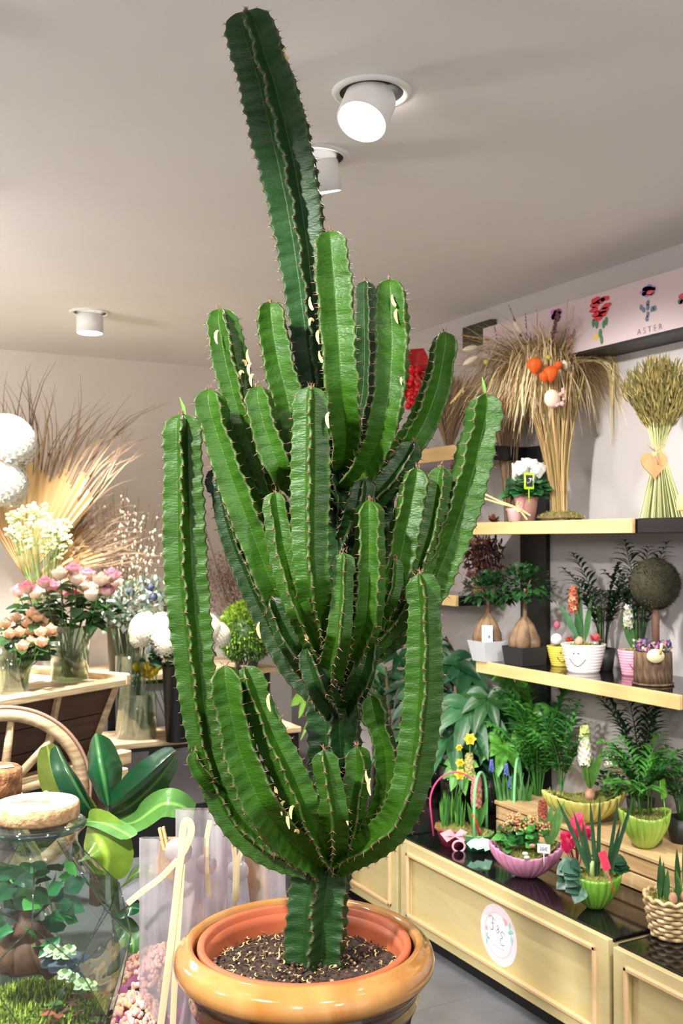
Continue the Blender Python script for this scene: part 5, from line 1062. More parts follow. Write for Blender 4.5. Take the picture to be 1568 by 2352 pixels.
def cutflower(name, label, group, head, foot, r, ci, co, n=22, kind='rose', leafcol=(50, 90, 46)):
    t = thing(name, label, 'flower', foot, 0, group); h = head - foot; g = MB()
    if kind == 'rose': bloom(g, h, r, ci, co, n)
    elif kind == 'mum':
        for i in range(230):
            z = 1 - 2 * (i + .5) / 240; rr = sqrt(max(0, 1 - z * z)); a = i * 2.4; d = V((rr * cos(a), rr * sin(a), z)); g.tint(rnd.choice([ci, co]), .04); t_ = (d * d.z - Z_ + V((.01, 0, 0))).normalized(); g.leaf([h + d * r * .66 + t_ * r * .0, h + d * r * .88 - t_ * r * .08, h + d * r * 1.0 - t_ * r * .2, h + d * r * .98 - t_ * r * .36], [r * .06, r * .12, r * .12, r * .05], d, nw=1, curl=-.35)
        g.ball(h, r * .78, 14, 10)
    elif kind == 'ball': g.tint(ci); g.ball(h, r, 16, 12, nz=.04, nf=20)
    obj('bloom', g, M_petal, t); g = MB().tint((96, 140, 70)); md = V((h.x * .75, h.y * .75, h.z * .6)); g.tube([(0, 0, .004), md, h - Z_ * r * .3], .0026 if kind != 'ball' else .0018, 5); s_ = obj('stem', g, M_leaf, t)
    if kind == 'rose':
        g = MB()
        for k in range(5): a = U(0, 6.28); broad(g, md.lerp(h, U(.15, .8)), V((cos(a), sin(a), U(-.1, .5))), U(.05, .08), .02, Z_ + V((0, -.5, 0)), leafcol, .3, wave=.08)
        obj('leaves', g, M_leaf, t, stuff=True)
    return t
ORD = ['leftmost', 'second from left', 'third from left', 'fourth from left', 'fifth from left', 'sixth from left', 'seventh from left', 'eighth from left', 'ninth from left', 'tenth from left', 'eleventh from left', 'twelfth from left', 'thirteenth from left', 'fourteenth from left', 'fifteenth from left', 'sixteenth from left', 'seventeenth from left', 'eighteenth from left', 'rightmost']
# rose vase
vp = on_z(160, 1566, cv_); vp.z = cv_ ; k_ = dep(vp) / FPX
gvase('tall glass vase of pink and cream roses on the cart', vp, .075, .082, .235, .55)
ROS = [(42,1358,1),(62,1350,1),(82,1362,0),(103,1338,1),(120,1348,1),(142,1350,0),(138,1318,0),(168,1308,1),(163,1366,1),(176,1330,0),(200,1318,1),(196,1346,0),(221,1348,0),(232,1332,0),(256,1322,1),(246,1356,1),(214,1366,0),(262,1338,0)]
ROS.sort(key=lambda r: (r[2], r[0])); nc = sum(1 for r in ROS if not r[2])
for i, (x, y, pk) in enumerate(ROS):
    d = dep(vp) + U(-.10, .10); hd = at(x, y, d); off = (hd - vp); ft = vp + V((-off.x * .12, -off.y * .12, .014))
    cutflower('cut_rose', (ORD[i - nc] + ' cream rose with magenta petal edges in the tall vase') if pk else (ORD[i] + ' pale cream rose in the tall vase on the cart'), 'pink edged roses in the glass vase' if pk else 'cream roses in the glass vase', hd, ft, U(19, 23) * k_, (254, 236, 222), (226, 40, 136) if pk else (252, 236, 214), leafcol=rnd.choice([(46, 84, 46), (66, 110, 58)]))
g = MB()
for k in range(70): c = at(U(60, 265), U(1375, 1440), dep(vp) + U(-.08, .08)) - vp; broad(g, c, rdir(-30, 60), U(.05, .08), .022, Z_ + V((0, -.5, 0)), rnd.choice([(44, 84, 44), (60, 104, 54), (34, 66, 38)]), .3, wave=.08)
for k in range(16): c = at(U(120, 205), 1425, dep(vp) + U(-.05, .05)) - vp; g.tint((100, 140, 70), .2); g.tube([V((U(-.04, .04), U(-.04, .04), .02)), c], .003, 4)
obj('rose_leaves', g, M_leaf, loc=vp, stuff=True, label='mass of dark green rose leaves under the blooms', cat='foliage')
# peach roses
pv = on_z(30, 1590, cv_); pv.z = cv_; k_ = dep(pv) / FPX; gvase('flared glass vase of peach flowers on the cart, at the left edge', pv, .055, .085, .21, .6)
for i, (x, y) in enumerate(sorted([(-8,1442),(14,1432),(38,1420),(74,1408),(98,1428),(116,1446),(118,1462),(62,1432),(22,1456),(44,1452),(70,1450),(94,1452),(6,1476),(34,1478),(52,1484),(70,1474),(96,1474),(86,1418),(-12,1465)])):
    d = dep(pv) + U(-.09, .09); hd = at(x, y, d); off = hd - pv; cutflower('peach_rose', ORD[i] + ' pale peach round rose in the flared glass vase', 'peach roses in the flared vase', hd, pv + V((-off.x * .1, -off.y * .1, .014)), U(15, 18) * k_, (254, 206, 164), (255, 232, 208), 16, leafcol=(60, 100, 56))
g = MB()
for k in range(30): c = at(U(0, 85), U(1490, 1510), dep(pv) + U(-.05, .05)) - pv; g.tint(rnd.choice([(130, 170, 80), (90, 130, 60)]), .2); g.tube([V((U(-.035, .035), U(-.03, .03), .02)), c], .0028, 4)
obj('peach_rose_stems', g, M_leaf, loc=pv, stuff=True, label='green stems in the flared glass vase', cat='stems')
# white gerberas at the left edge
gp = CR(-1.42, 3.62, 0); gp.z = cv_; vb = gvase('tall glass vase of big white flowers at the far left', gp, .05, .055, .34, .5)
for x, y, r in ((12, 1020, 66), (-4, 1112, 64)):
    hd = at(x, y, 3.7); cutflower('white_chrysanthemum', 'very large white ' + ('upper' if y < 1030 else 'lower' if y > 1100 else 'hidden') + ' chrysanthemum head at the left picture edge', 'large white chrysanthemums', hd, gp + V((U(-.02, .02), U(-.02, .02), .014)), r * 3.7 / FPX, (252, 250, 240), (246, 244, 236), kind='mum')
# wax flower bucket
bp = at(105, 1400, 4.9); bp.z = RZT; kb = dep(bp) / FPX; bucket('flower_bucket', 'black bucket of creamy wax flowers behind the roses', bp, .07, .085, .26)
t = thing('wax_flower_bunch', 'creamy green wax flower bunch in front of the dried palm fan', 'flower bunch', bp + V((0, 0, .012))); g = MB(); hg = MB()
for k in range(46):
    top = at(U(15, 155), U(1172, 1275), dep(bp) + U(-.12, .1)) - bp; g.tint((130, 160, 90), .2); g.tube([V((U(-.04, .04), U(-.04, .04), .02)), V((top.x * .4, top.y * .4, .30)), top], .0018, 4, cap=False)
    for j in range(9): c = top + rdir() * U(.01, .035); hg.tint(rnd.choice([(246, 244, 214), (226, 232, 180), (200, 214, 150)]), .06); hg.ball(c, U(.008, .014), 6, 4, (1, 1, .6))
obj('stems', g, M_leaf, t, stuff=True); obj('blossoms', hg, M_petal, t, stuff=True)
# pussy willow
wp = at(285, 1420, 5.35); wp.z = T2; bucket('flower_bucket', 'black bucket of pussy willow against the back wall', wp, .075, .09, .28)
t = thing('pussy_willow_bunch', 'spreading pussy willow branches with cream catkins', 'branches', wp + V((0, 0, .012))); g = MB(); hg = MB()
for k in range(44):
    tx = U(165, 400); ty = 1120 + abs(tx - 290) * .35 + U(0, 60); top = at(tx, ty, dep(wp) + U(-.15, .1)) - wp; b = V((U(-.03, .03), U(-.03, .03), .02)); md = b.lerp(top, .45) - (R_ * (top.dot(R_)) * .12); g.tint(rnd.choice([(96, 74, 60), (120, 96, 76)]), .15); g.tube([b, md, top], [.003, .002, .001], 4, cap=False)
    for j in range(15): q = U(0.25, 1); c = (b.lerp(md, q * 2) if q < .5 else md.lerp(top, q * 2 - 1)) + rdir() * .008; hg.tint(rnd.choice([(236, 220, 190), (210, 190, 160), (246, 236, 214)]), .06); hg.ball(c, U(.006, .009), 5, 4, (.8, .8, 1.25))
obj('twigs', g, M_dry, t, stuff=True); obj('catkins', hg, M_petal, t, stuff=True)
# dried palm fans
def fan(cx, cy, d, a0, a1, n, L, lf, label, rz_=RZT, tipcol=(128, 104, 80)):
    c0 = at(cx, cy, d); kk = d / FPX; foot = V((c0.x, c0.y, rz_)); t = thing('dried_palm_fan', label, 'dried palm leaf', foot); c = c0 - foot; g = MB().tint((170, 130, 84)); g.tube([V((0, 0, 0.0)), c * .5, c], [.008, .008, .010], 6); obj('stalk', g, M_dry, t); g = MB(); e = MB()
    for i in range(n):
        a = radians(a0 + (a1 - a0) * i / (n - 1)); dr = R_ * cos(a) + Z_ * sin(a) - F_ * .12; LL = L * U(.86, 1.08) * kk; l1 = LL * lf; da = radians((a1 - a0) / n); w1 = l1 * da * .62; g.tint(rnd.choice([(184, 152, 106), (174, 142, 96), (164, 130, 86)]), .06); N_ = -F_ * 1 + dr.cross(F_) * (.7 if i % 2 else -.7)
        g.leaf([c + dr * l1 * q for q in (.03, .35, .7, 1)], [w1 * .08, w1 * .4, w1 * .75, w1], N_, nw=1)
        for _ in range(3):
            b = c + dr * l1 * .97 + dr.cross(F_).normalized() * w1 * U(-.8, .8); bend = U(-.35, .35); e.tint(rnd.choice([tipcol, (130, 104, 80), (96, 74, 58), (146, 120, 92)]), .12); s_ = (LL - l1) * U(.6, 1.05); sd = dr.cross(F_).normalized()
            e.leaf([b + dr * s_ * q + sd * bend * s_ * q * q + F_ * U(-.01, .01) - Z_ * s_ * .12 * q ** 3 for q in (0, .25, .5, .75, 1)], [w1 * .35, w1 * .3, w1 * .22, w1 * .12, .0005], -F_, nw=1)
    obj('pleated_blade', g, M_dry, t, label='pleated straw coloured blade', stuff=True); obj('frayed_tips', e, M_dry, t, label='frayed brown tips', stuff=True)
fan(60, 1330, 5.15, 48, 122, 40, 500, .52, 'huge dried fan palm leaf with frayed brown tips against the back wall')
fan(95, 1320, 5.25, 8, 60, 26, 290, .50, 'lower dried fan palm leaf spreading right behind the wax flowers')
fan(40, 1360, 5.0, -6, 40, 12, 200, .8, 'short broken palm leaf low behind the wax flowers', tipcol=(150, 110, 70))
# eucalyptus, thistle, statice, twigs
ev = at(300, 1560, 5.0); ev.z = T1; gvase('glass vase of grey eucalyptus beside the roses', ev, .07, .075, .40, .5); t = thing('eucalyptus_bunch', 'grey green eucalyptus and blue thistle bunch', 'foliage', ev + V((0, 0, .014))); g = MB()
for k in range(420): tx, ty = U(235, 400), U(1335, 1450); c = at(tx, ty, dep(ev) + U(-.1, .1)) - ev; g.tint(rnd.choice([(130, 146, 130), (100, 120, 100), (150, 156, 156), (80, 96, 76), (110, 116, 140)]), .12); broad(g, c, rdir(), U(.025, .045), .011, rdir(), (rnd.choice([(130, 146, 130), (100, 120, 96), (150, 160, 156), (84, 100, 78)])), .1, nw=1)
for k in range(20): c = at(U(250, 340), 1450, dep(ev)) - ev; g.tint((90, 110, 70)); g.tube([V((U(-.04, .04), U(-.04, .04), .01)), c], .0025, 4)
obj('leaves', g, M_leaf, t, stuff=True); g = MB()
for x, y in ((344, 1356), (352, 1378), (300, 1366)): g.tint((70, 76, 100)); g.ball(at(x, y, 4.95) - ev, .02, 9, 7, nz=.4)
obj('thistle_heads', g, M_petal, t, label='dark blue thistle heads')
sp2 = on_z(560, 1520, T2) + F_ * .04; sp2.z = T2; bucket('flower_bucket', 'black bucket of dusty pink statice behind the cactus', sp2, .075, .09, .24); t = thing('statice_bunch', 'cloud of dusty pink dried statice with tall bare twigs', 'flower bunch', sp2 + V((0, 0, .012))); g = MB(); hg = MB(); dd = dep(sp2)
for k in range(1500): c = at(530 + rnd.gauss(0, 50), 1345 + rnd.gauss(0, 40), dd + U(-.1, .1)) - sp2; hg.tint(rnd.choice([(214, 180, 180), (196, 160, 164), (176, 160, 150), (226, 200, 196), (150, 140, 124)]), .1); hg.ball(c, U(.003, .007), 4, 3)
for k in range(40): c = at(U(470, 600), U(1290, 1400), dd + U(-.1, .1)) - sp2; g.tint((120, 110, 84), .2); g.tube([V((U(-.03, .03), U(-.03, .03), .02)), c], .0016, 4, cap=False)
for x, y in ((486, 1110), (498, 1180), (530, 1230), (560, 1240), (595, 1200), (610, 1150), (455, 1160)): c = at(x, y, dd - .05) - sp2; g.tint((120, 92, 76)); g.tube([V((0, 0, .02)), c * .5 + R_ * U(-.03, .03), c], .0022, 4, cap=False)
hg.tint((90, 60, 54)); hg.ball(at(515, 1215, dd - .05) - sp2, .02, 10, 8, nz=.4); obj('twigs', g, M_dry, t, stuff=True); obj('statice_blossoms', hg, M_petal, t, stuff=True)
# mums in black bucket
mp = at(408, 1600, 4.92); mp.z = T1; bucket('flower_bucket', 'tall black bucket of white chrysanthemums behind the left cactus arm', mp, .055, .075, .36)
for i, (x, y, r) in enumerate(sorted([(338, 1447, 40), (372, 1440, 32), (383, 1475, 36), (430, 1455, 38), (470, 1445, 36), (498, 1460, 30), (325, 1465, 26), (452, 1490, 34)])): d = 4.9 + U(-.06, .08); hd = at(x, y, d); cutflower('white_mum', ORD[i] + ' white chrysanthemum in the tall black bucket behind the left arm', 'white chrysanthemums in the black bucket', hd, mp + V((U(-.025, .025), U(-.025, .025), .012)), r * d / FPX, (252, 250, 238), (244, 240, 224), kind='mum')
g = MB()
for k in range(170): c = at(U(335, 480), U(1475, 1530), 4.92 + U(-.08, .08)) - mp; broad(g, c, rdir(-40, 40), U(.03, .05), .018, Z_ + V((0, -.6, 0)), rnd.choice([(36, 60, 40), (50, 80, 50), (28, 46, 34)]), .2, wave=.1)
obj('chrysanthemum_leaves', g, M_leaf, loc=mp, stuff=True, label='dark chrysanthemum leaves below the white blooms', cat='foliage')
# golden balls in small vase
cvp = on_z(325, 1698, T1) + F_ * .03; cvp.z = T1; kk = dep(cvp) / FPX; gvase('clear glass bottle vase of yellow ball flowers on the lower plank', cvp, .066, .066, .215, .55)
for i, (x, y) in enumerate(sorted([(314, 1532), (341, 1530), (364, 1529), (330, 1545), (354, 1541), (343, 1549)])): hd = at(x, y, dep(cvp) + U(-.03, .03)); cutflower('yellow_ball_flower', ORD[i] + ' yellow ball flower of the six in the clear vase', 'yellow ball flowers in the clear vase', hd, cvp + V((U(-.03, .03), U(-.03, .03), .014)), 11 * kk, (250, 214, 30), (250, 214, 30), kind='ball')
# green conifer bush
gb = on_z(565, 1540, T2) + F_ * .02; gb.z = T2; kk = dep(gb) / FPX; t = thing('green_shrub', 'round lime green feathery shrub in a small pot behind the cactus', 'potted plant', gb)
obj('pot', MB().lathe([(0, 0), (.055, 0), (.07, .09), (.066, .09), (0, .08)], 28), dk, t); g = MB()
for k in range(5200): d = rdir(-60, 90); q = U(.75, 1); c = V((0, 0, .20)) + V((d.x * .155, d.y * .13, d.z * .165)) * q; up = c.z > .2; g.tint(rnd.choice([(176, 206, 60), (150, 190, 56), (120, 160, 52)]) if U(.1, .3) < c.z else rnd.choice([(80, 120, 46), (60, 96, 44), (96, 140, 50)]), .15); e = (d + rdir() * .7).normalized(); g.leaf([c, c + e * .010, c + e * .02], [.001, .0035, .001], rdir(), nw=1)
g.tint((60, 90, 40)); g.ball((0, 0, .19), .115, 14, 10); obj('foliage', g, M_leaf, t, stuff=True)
# bright kentia leaf near the trunk
gk = at(715, 1900, 4.3); gk.z = 0; t = thing('leafy_plant', 'plant with a few lime green narrow leaves behind the cactus trunk', 'potted plant', gk); obj('pot', MB().lathe([(0, 0), (.10, 0), (.13, .24), (.12, .24), (0, .2)], 28), dk, t); g = MB().tint((80, 120, 50)); g.tube([V((0, 0, .2)), at(725, 1600, 4.3) - gk], .005, 5)
for (x0, y0, x1, y1, w_) in ((705, 1588, 668, 1622, .02), (705, 1595, 686, 1650, .012), (735, 1600, 690, 1700, .008), (740, 1640, 800, 1660, .015)): a = at(x0, y0, 4.25) - gk; b = at(x1, y1, 4.2) - gk; g.tint((150, 215, 70)); g.leaf([a, a.lerp(b, .4) + Z_ * .01, a.lerp(b, .75), b], [.004, w_, w_ * .8, .001], -F_, fold=.2)
obj('leaves', g, M_leaf, t)

# ------------------------------------------------------------------ foreground left: terrarium jar
JD = 1.3; jc = at(84, 1900, JD); kj = JD / FPX
st_ = thing('plant_stool', 'round wooden stool under the terrarium jar', 'stool', (jc.x, jc.y, 0)); obj('seat', MB().lathe([(0, .755), (.135, .755), (.14, .762), (.14, .778), (.135, .785), (0, .785)], 40), M_pine, st_)
for k in range(3): a = k * 2.09; obj('leg', MB().tube([(cos(a) * .08, sin(a) * .08, .756), (cos(a) * .13, sin(a) * .13, 0)], .014, 8), M_pine, st_)
JZ = .786; jb = V((jc.x, jc.y, JZ)); t = thing('terrarium_jar', 'faceted glass terrarium jar with a cork lid and a little ficus inside', 'terrarium', jb)
M_jar = thin('jar_glass', (236, 246, 242), (.03, .65), .015, bump=.25, bscale=14); M_edge = thin('jar_edge_glass', (150, 186, 182), (.10, .8), .03)
th0 = math.atan2(-F_.y, -F_.x) # direction toward camera
NS = 7; LV = [(.066, JZ + .002, .5), (.107, .925, .5), (.117, 1.006, 0), (.104, 1.055, .5), (.056, 1.108, .5)]
vs = []
for (r, z, o) in LV:
    for k in range(NS): a = th0 + radians(40) + 2 * pi * (k + o) / NS; vs.append(V((cos(a) * r * (1.0 if z > 1.1 else 1.02), sin(a) * r * (1 if z > 1.1 else 1.02), z - JZ)))
fs = []
for l in range(len(LV) - 1):
    o0, o1 = LV[l][2], LV[l + 1][2]
    for k in range(NS):
        a, b = l * NS + k, l * NS + (k + 1) % NS
        if o0 == o1: fs += [(a, b, b + NS, a + NS)]
        elif o1 < o0: c = (l + 1) * NS + (k + 1) % NS; fs += [(a, c, (l + 1) * NS + k), (a, b, c)]
        else: c = (l + 1) * NS + k; fs += [(a, b, c), (b, (l + 1) * NS + (k + 1) % NS, c)]
fs.append(tuple(range(NS - 1, -1, -1)))
jm = MB(); jm.add(vs, fs); obj('facets', jm, M_jar, t, smooth=False, label='clear faceted glass wall'); jm = MB()
obj('neck', MB().lathe([(.056, 1.108 - JZ), (.051, 1.118 - JZ), (.050, 1.135 - JZ), (.0565, 1.139 - JZ), (.0595, 1.144 - JZ), (.0565, 1.150 - JZ), (.050, 1.151 - JZ)], 48), M_jar, t)
obj('neck_ring', MB().tube([V((cos(a) * .0575, sin(a) * .0575, 1.144 - JZ)) for a in [2 * pi * i / 60 for i in range(61)]], .0045, 8, cap=False), M_edge, t)
ed = MB(); es = set()
for f in fs[:-1]:
    for i in range(len(f)):
        e = tuple(sorted((f[i], f[(i + 1) % len(f)])))
        if e not in es: es.add(e); ed.tube([vs[e[0]], vs[e[1]]], .0009, 5) if e[0] // NS != e[1] // NS else None
obj('glass_edges', ed, M_edge, t, stuff=True)
lid = obj('cork_lid', MB().lathe([(0, 0), (.048, 0), (.0528, .004), (.0528, .018), (.0515, .021), (0, .0215)], 56), mat('cork', (214, 178, 132), .8, (170, 128, 88), 120, bump=.5, bscale=200), t); lid.location = (0, 0, 1.151 - JZ)
g = MB(); g.tint((240, 230, 210)); g.lathe([(0, .0217), (.0505, .0217)], 48); g.tint((190, 120, 90)); g.tube([(-.03, .01, .0225), (-.004, -.006, .0235)], .0007, 4); g.tube([(-.03, .008, .0225), (-.002, .006, .023)], .0006, 4); g.tint((250, 250, 250)); g.ball((.016, .022, .025), .004, 8, 6); g.tint((210, 170, 120)); g.tube([(-.002, -.004, .0235), (.012, -.012, .024)], .0018, 5); obj('lid_top', g, mat('lid_top', vcol=True, rough=.6), lid, label='pale flat lid top with string')
# contents
inn = thing('terrarium_planting', 'moss, stones and a small ficus tree growing inside the glass jar', 'plant', (jc.x, jc.y, JZ + .003)); io = V((jc.x, jc.y, JZ + .003))
obj('gravel', MB().lathe([(0, 0), (.058, 0), (.078, .035), (0, .035)], 30), mat('gravel', (150, 140, 120), .9, (70, 64, 56), 120, bump=1), inn); obj('soil', MB().lathe([(.0, .036), (.078, .036), (.096, .118), (0, .125)], 30), M_soil, inn)
def loc(px, py, d): return at(px, py, d) - io
g = MB(); moss(g, (0, 0, .112), .092, .092, .035, 4200, ((170, 186, 60), (130, 150, 50), (200, 210, 100), (104, 124, 50))); obj('moss', g, M_moss, inn, stuff=True)
g = MB(); g.tint((96, 62, 44)); 
for (a, b, r0, r1) in (((60, 2130), (15, 2235), .020, .022), ((65, 2130), (60, 2240), .024, .020), ((70, 2140), (130, 2235), .020, .014), ((55, 2090), (65, 2150), .010, .022)): p0, p1 = loc(*a, 1.29), loc(*b, 1.27); g.tube([p0, p0.lerp(p1, .5) + rdir() * .004, p1], [r0 * .8, r0, r1], 12)
obj('ficus_root', g, mat('dark_root', (104, 68, 48), .7, (60, 38, 28), 30, bump=.8), inn); g = MB().tint((80, 66, 50))
for k in range(12): c = loc(U(-10, 150), U(1990, 2110), 1.3 + U(-.04, .04)); g.tube([loc(62, 2120, 1.3), c], [.003, .001], 4, cap=False)
obj('twigs', g, M_dry, inn, stuff=True)
LEAVES = [(loc(U(-40, 165), U(1985, 2170), 1.3 + U(-.055, .045))) for _ in range(75)]
for c in LEAVES:
    if sqrt(c.x ** 2 + c.y ** 2) > .078: c.x *= .7; c.y *= .7
    g = MB(); d = rdir(-30, 50); col = rnd.choice([(30, 92, 56), (44, 116, 66), (24, 70, 46), (76, 150, 70)]); broad(g, c - d * .01, d, U(.026, .034), U(.009, .012), -F_ + rdir() * .6, col, .2); obj('leaf', g, M_leafg, inn)
for (x, y, s) in ((122, 2182, .015), (142, 2188, .014), (160, 2180, .012), (150, 2236, .012), (190, 2258, .014), (168, 2244, .012), (208, 2262, .012)):
    g = MB(); c = loc(x, y, 1.235 + U(0, .02))
    for q in range(5): a = -2.2 + q * 1.1; broad(g, c, R_ * sin(a) + Z_ * cos(a) * .7 - F_ * .3, s * .85, s * .36, -F_ + Z_ * .8, (196, 222, 170), .1, wave=.1)
    obj('ivy_leaf', g, M_leaf, inn, label='pale variegated ivy leaf')
for (x, y, r) in ((160, 2212, .02), (182, 2228, .015), (132, 2205, .016)): obj('slate_stone', MB().ball(loc(x, y, 1.27), r, 7, 5, (1.3, 1, .6), .4), mat('slate', (86, 96, 110), .6, (60, 66, 78), 10), inn, smooth=False)
g = MB()
for k in range(26): c = loc(U(205, 262), U(2205, 2240), 1.3 + U(-.03, .02)); 
for k in range(26):
    a = th0 + radians(U(30, 90)); r = U(.04, .085); c = V((cos(a) * r, sin(a) * r, U(.125, .15))); broad(g, c, rdir(0, 40), .02, .006, Z_, rnd.choice([(200, 110, 90), (120, 70, 60), (90, 120, 60), (210, 140, 120)]), .2, nw=1)
obj('fittonia', g, M_leaf, inn, stuff=True, label='small pink veined leaves beside the moss')
# second jar behind
j2 = at(-22, 1800, 1.7); t = thing('cork_jar', 'tall glass jar with a rough cork stopper, behind the terrarium', 'jar', (j2.x, j2.y, .421)); H2 = 1.078 - .421
obj('glass', MB().lathe([(0, 0), (.10, 0), (.11, .02), (.11, .45), (.08, .56), (.050, .60), (.047, H2), (.051, H2 + .004), (.045, H2 + .004), (.044, .60), (.10, .44), (.10, .02), (0, .015)], 48), M_glass, t)
obj('stopper', MB().lathe([(0, H2 - .02), (.040, H2 - .02), (.0425, H2 + .006), (.049, H2 + .0075), (.0505, H2 + .044), (.047, H2 + .05), (0, H2 + .05)], 40, rf=lambda a, t_: 1 + .02 * sin(a * 9 + t_ * 20)), mat('rough_cork', (186, 130, 84), .9, (110, 70, 44), 70, bump=1, bscale=120), t, label='rough brown cork stopper')
o = obj('paper_label', MB().box((0, 0, 0), (.03, .02, .001)), M_white, t); o.location = (R_.x * .022, R_.y * .022, H2 + .0515)

# ------------------------------------------------------------------ rubber plant
rp = CR(-.53, 2.42, 0); t = thing('rubber_plant', 'rubber plant with big glossy dark leaves behind the terrarium jar', 'potted plant', rp); obj('pot', MB().lathe([(0, 0), (.085, 0), (.115, .28), (.108, .28), (0, .25)], 36), mat('clay_plastic'), t)
def rloc(x, y, d=2.4): return at(x, y, d) - rp
g = MB().tint((96, 90, 60)); g.tube([V((0, 0, .25)), rloc(268, 2120), rloc(258, 1960), rloc(250, 1862)], [.011, .010, .008, .006], 8); g.tint((190, 50, 40)); g.tube([rloc(252, 1870), rloc(254, 1842), rloc(255, 1820)], [.005, .005, .001], 7); obj('stem', g, M_leafg, t)
kr = 2.4 / FPX
def rleaf(pts, w, nrm, col, fold=.1, curl=0.0, under=None, label=None, tip=.93):
    g = MB().tint(col); P = cr([(x, y, d) for x, y, d in pts], 5); n = len(P) - 1; W = [w * kr * (sin(pi * min(1, (i / n) * tip + .035)) ** .45) for i in range(n + 1)]; W[0] = .002; l = lin(col); m_ = lin((min(255, col[0] + 60), min(255, col[1] + 60), col[2] + 30))
    g.leaf([rloc(*p) for p in P], W, nrm, fold=fold, nw=6, curl=curl, cols=lambda tt, u: tuple((m_ if abs(u) < .05 else l)[:3])); obj('leaf', g, M_leafg, t, label=label)
DG, LG = (26, 74, 44), (112, 150, 62)
rleaf([(250, 1858, 2.38), (240, 1800, 2.36), (228, 1740, 2.37), (220, 1684, 2.42)], 40, -F_ + R_ * .15, (30, 92, 52), fold=-.55, curl=.9, tip=.85)
rleaf([(248, 1862, 2.38), (300, 1835, 2.33), (352, 1788, 2.32), (408, 1728, 2.34)], 34, -F_ * .5 + Z_ * .8 - R_ * .5, DG, fold=.5, curl=-.6)
rleaf([(258, 1872, 2.4), (300, 1850, 2.36), (360, 1795, 2.36), (400, 1740, 2.38)], 30, -F_ * .9 - Z_ * .6, (60, 104, 56), fold=.1)
rleaf([(228, 1885, 2.38), (196, 1840, 2.34), (160, 1775, 2.34), (130, 1712, 2.38)], 27, -F_ + R_ * .9 + Z_ * .3, DG, fold=-.6, curl=.5)
rleaf([(215, 1880, 2.4), (175, 1850, 2.39), (130, 1790, 2.40), (108, 1712, 2.42)], 44, -F_ - R_ * .2, (104, 120, 44), fold=.1, label='leaf showing its olive green underside')
rleaf([(256, 1895, 2.36), (310, 1888, 2.3), (370, 1848, 2.28), (412, 1850, 2.28), (445, 1868, 2.3)], 36, Z_ * .8 - F_ * .75, (92, 146, 70), fold=.12, tip=.86)
rleaf([(182, 1888, 2.3), (235, 1890, 2.22), (290, 1915, 2.18), (300, 1925, 2.17)], 22, Z_ - F_ * .5, (100, 152, 80), fold=.1)
rleaf([(200, 1900, 2.3), (225, 1925, 2.22), (245, 1965, 2.2), (240, 2010, 2.22)], 62, -F_ + Z_ * .1, (116, 150, 50), fold=.15, label='broad leaf showing its light green underside')
rleaf([(262, 2062, 2.38), (285, 2030, 2.3), (320, 2002, 2.26), (365, 2005, 2.25)], 20, Z_ * .8 - F_ * .6, (96, 146, 70), fold=.15)
rleaf([(268, 2100, 2.38), (285, 2092, 2.3), (300, 2085, 2.28), (322, 2088, 2.27)], 22, Z_ * .7 - F_ * .7, DG, fold=.1)
rleaf([(262, 2140, 2.4), (285, 2130, 2.34), (305, 2165, 2.3), (305, 2190, 2.3)], 26, -F_ + Z_ * .3, (80, 130, 76), fold=.1)

# ------------------------------------------------------------------ kalanchoes in pink wraps, cellophane bags
M_wrap = mat('pink_wrap', (236, 150, 205), .5, trans=.3)
for (x, y, d, rr, lab) in ((372, 2215, 2.04, .075, 'pale pink kalanchoe in a pink wrap seen through the front bag'), (300, 2330, 1.93, .06, 'pale pink kalanchoe in a pink wrap between jar and bags'), (545, 2300, 2.08, .05, 'pale pink kalanchoe hidden behind the glazed planter')):
    if x == 545: continue
    c = at(x, y, d); p = V((c.x, c.y, .421)); t = thing('kalanchoe', lab, 'potted plant', p); top = c.z - .421
    obj('wrap', MB().lathe([(0, 0), (.045, 0), (.07, top * .55), (.095, top * .8), (.093, top * .8), (.068, top * .55), (.04, .01), (0, .01)], 40, rf=lambda a, t_: 1 + .06 * sin(a * 4) * t_ + .02 * sin(a * 11), zf=lambda a, t_: .03 * sin(a * 4) * t_), M_wrap, t); g = MB()
    for k in range(34): a = U(0, 6.28); broad(g, V((cos(a) * .02, sin(a) * .02, top * .7)), V((cos(a), sin(a), U(.0, .7))), U(.05, .07), .026, Z_ - F_ * .3, rnd.choice([(60, 90, 66), (80, 110, 80)]), .3, wave=.1)
    obj('leaves', g, M_leaf, t, stuff=True); g = MB()
    for k in range(620): dd_ = rdir(0, 90); q = V((dd_.x * rr, dd_.y * rr, top * .92 + dd_.z * .045 + .012 * noise.noise(dd_ * 4))); g.tint(rnd.choice([(250, 206, 196), (246, 190, 180), (252, 222, 206), (244, 214, 160)]), .05); g.ball(q, U(.004, .006), 6, 4)
    obj('blossoms', g, M_petal, t, stuff=True, label='dense pale pink blossom cluster')
M_cel = thin('cellophane', (238, 232, 238), (.08, .6), .06, bump=.5, bscale=9, stretch=(3, 3, .25), haze=.24)
M_kraft = mat('kraft_paper', (204, 166, 120), .8); M_raf = mat('cream_ribbon', (244, 230, 184), .5, trans=.25); M_seal = thin('pale_seal', (226, 214, 222), (.2, .5), .2, haze=.5)
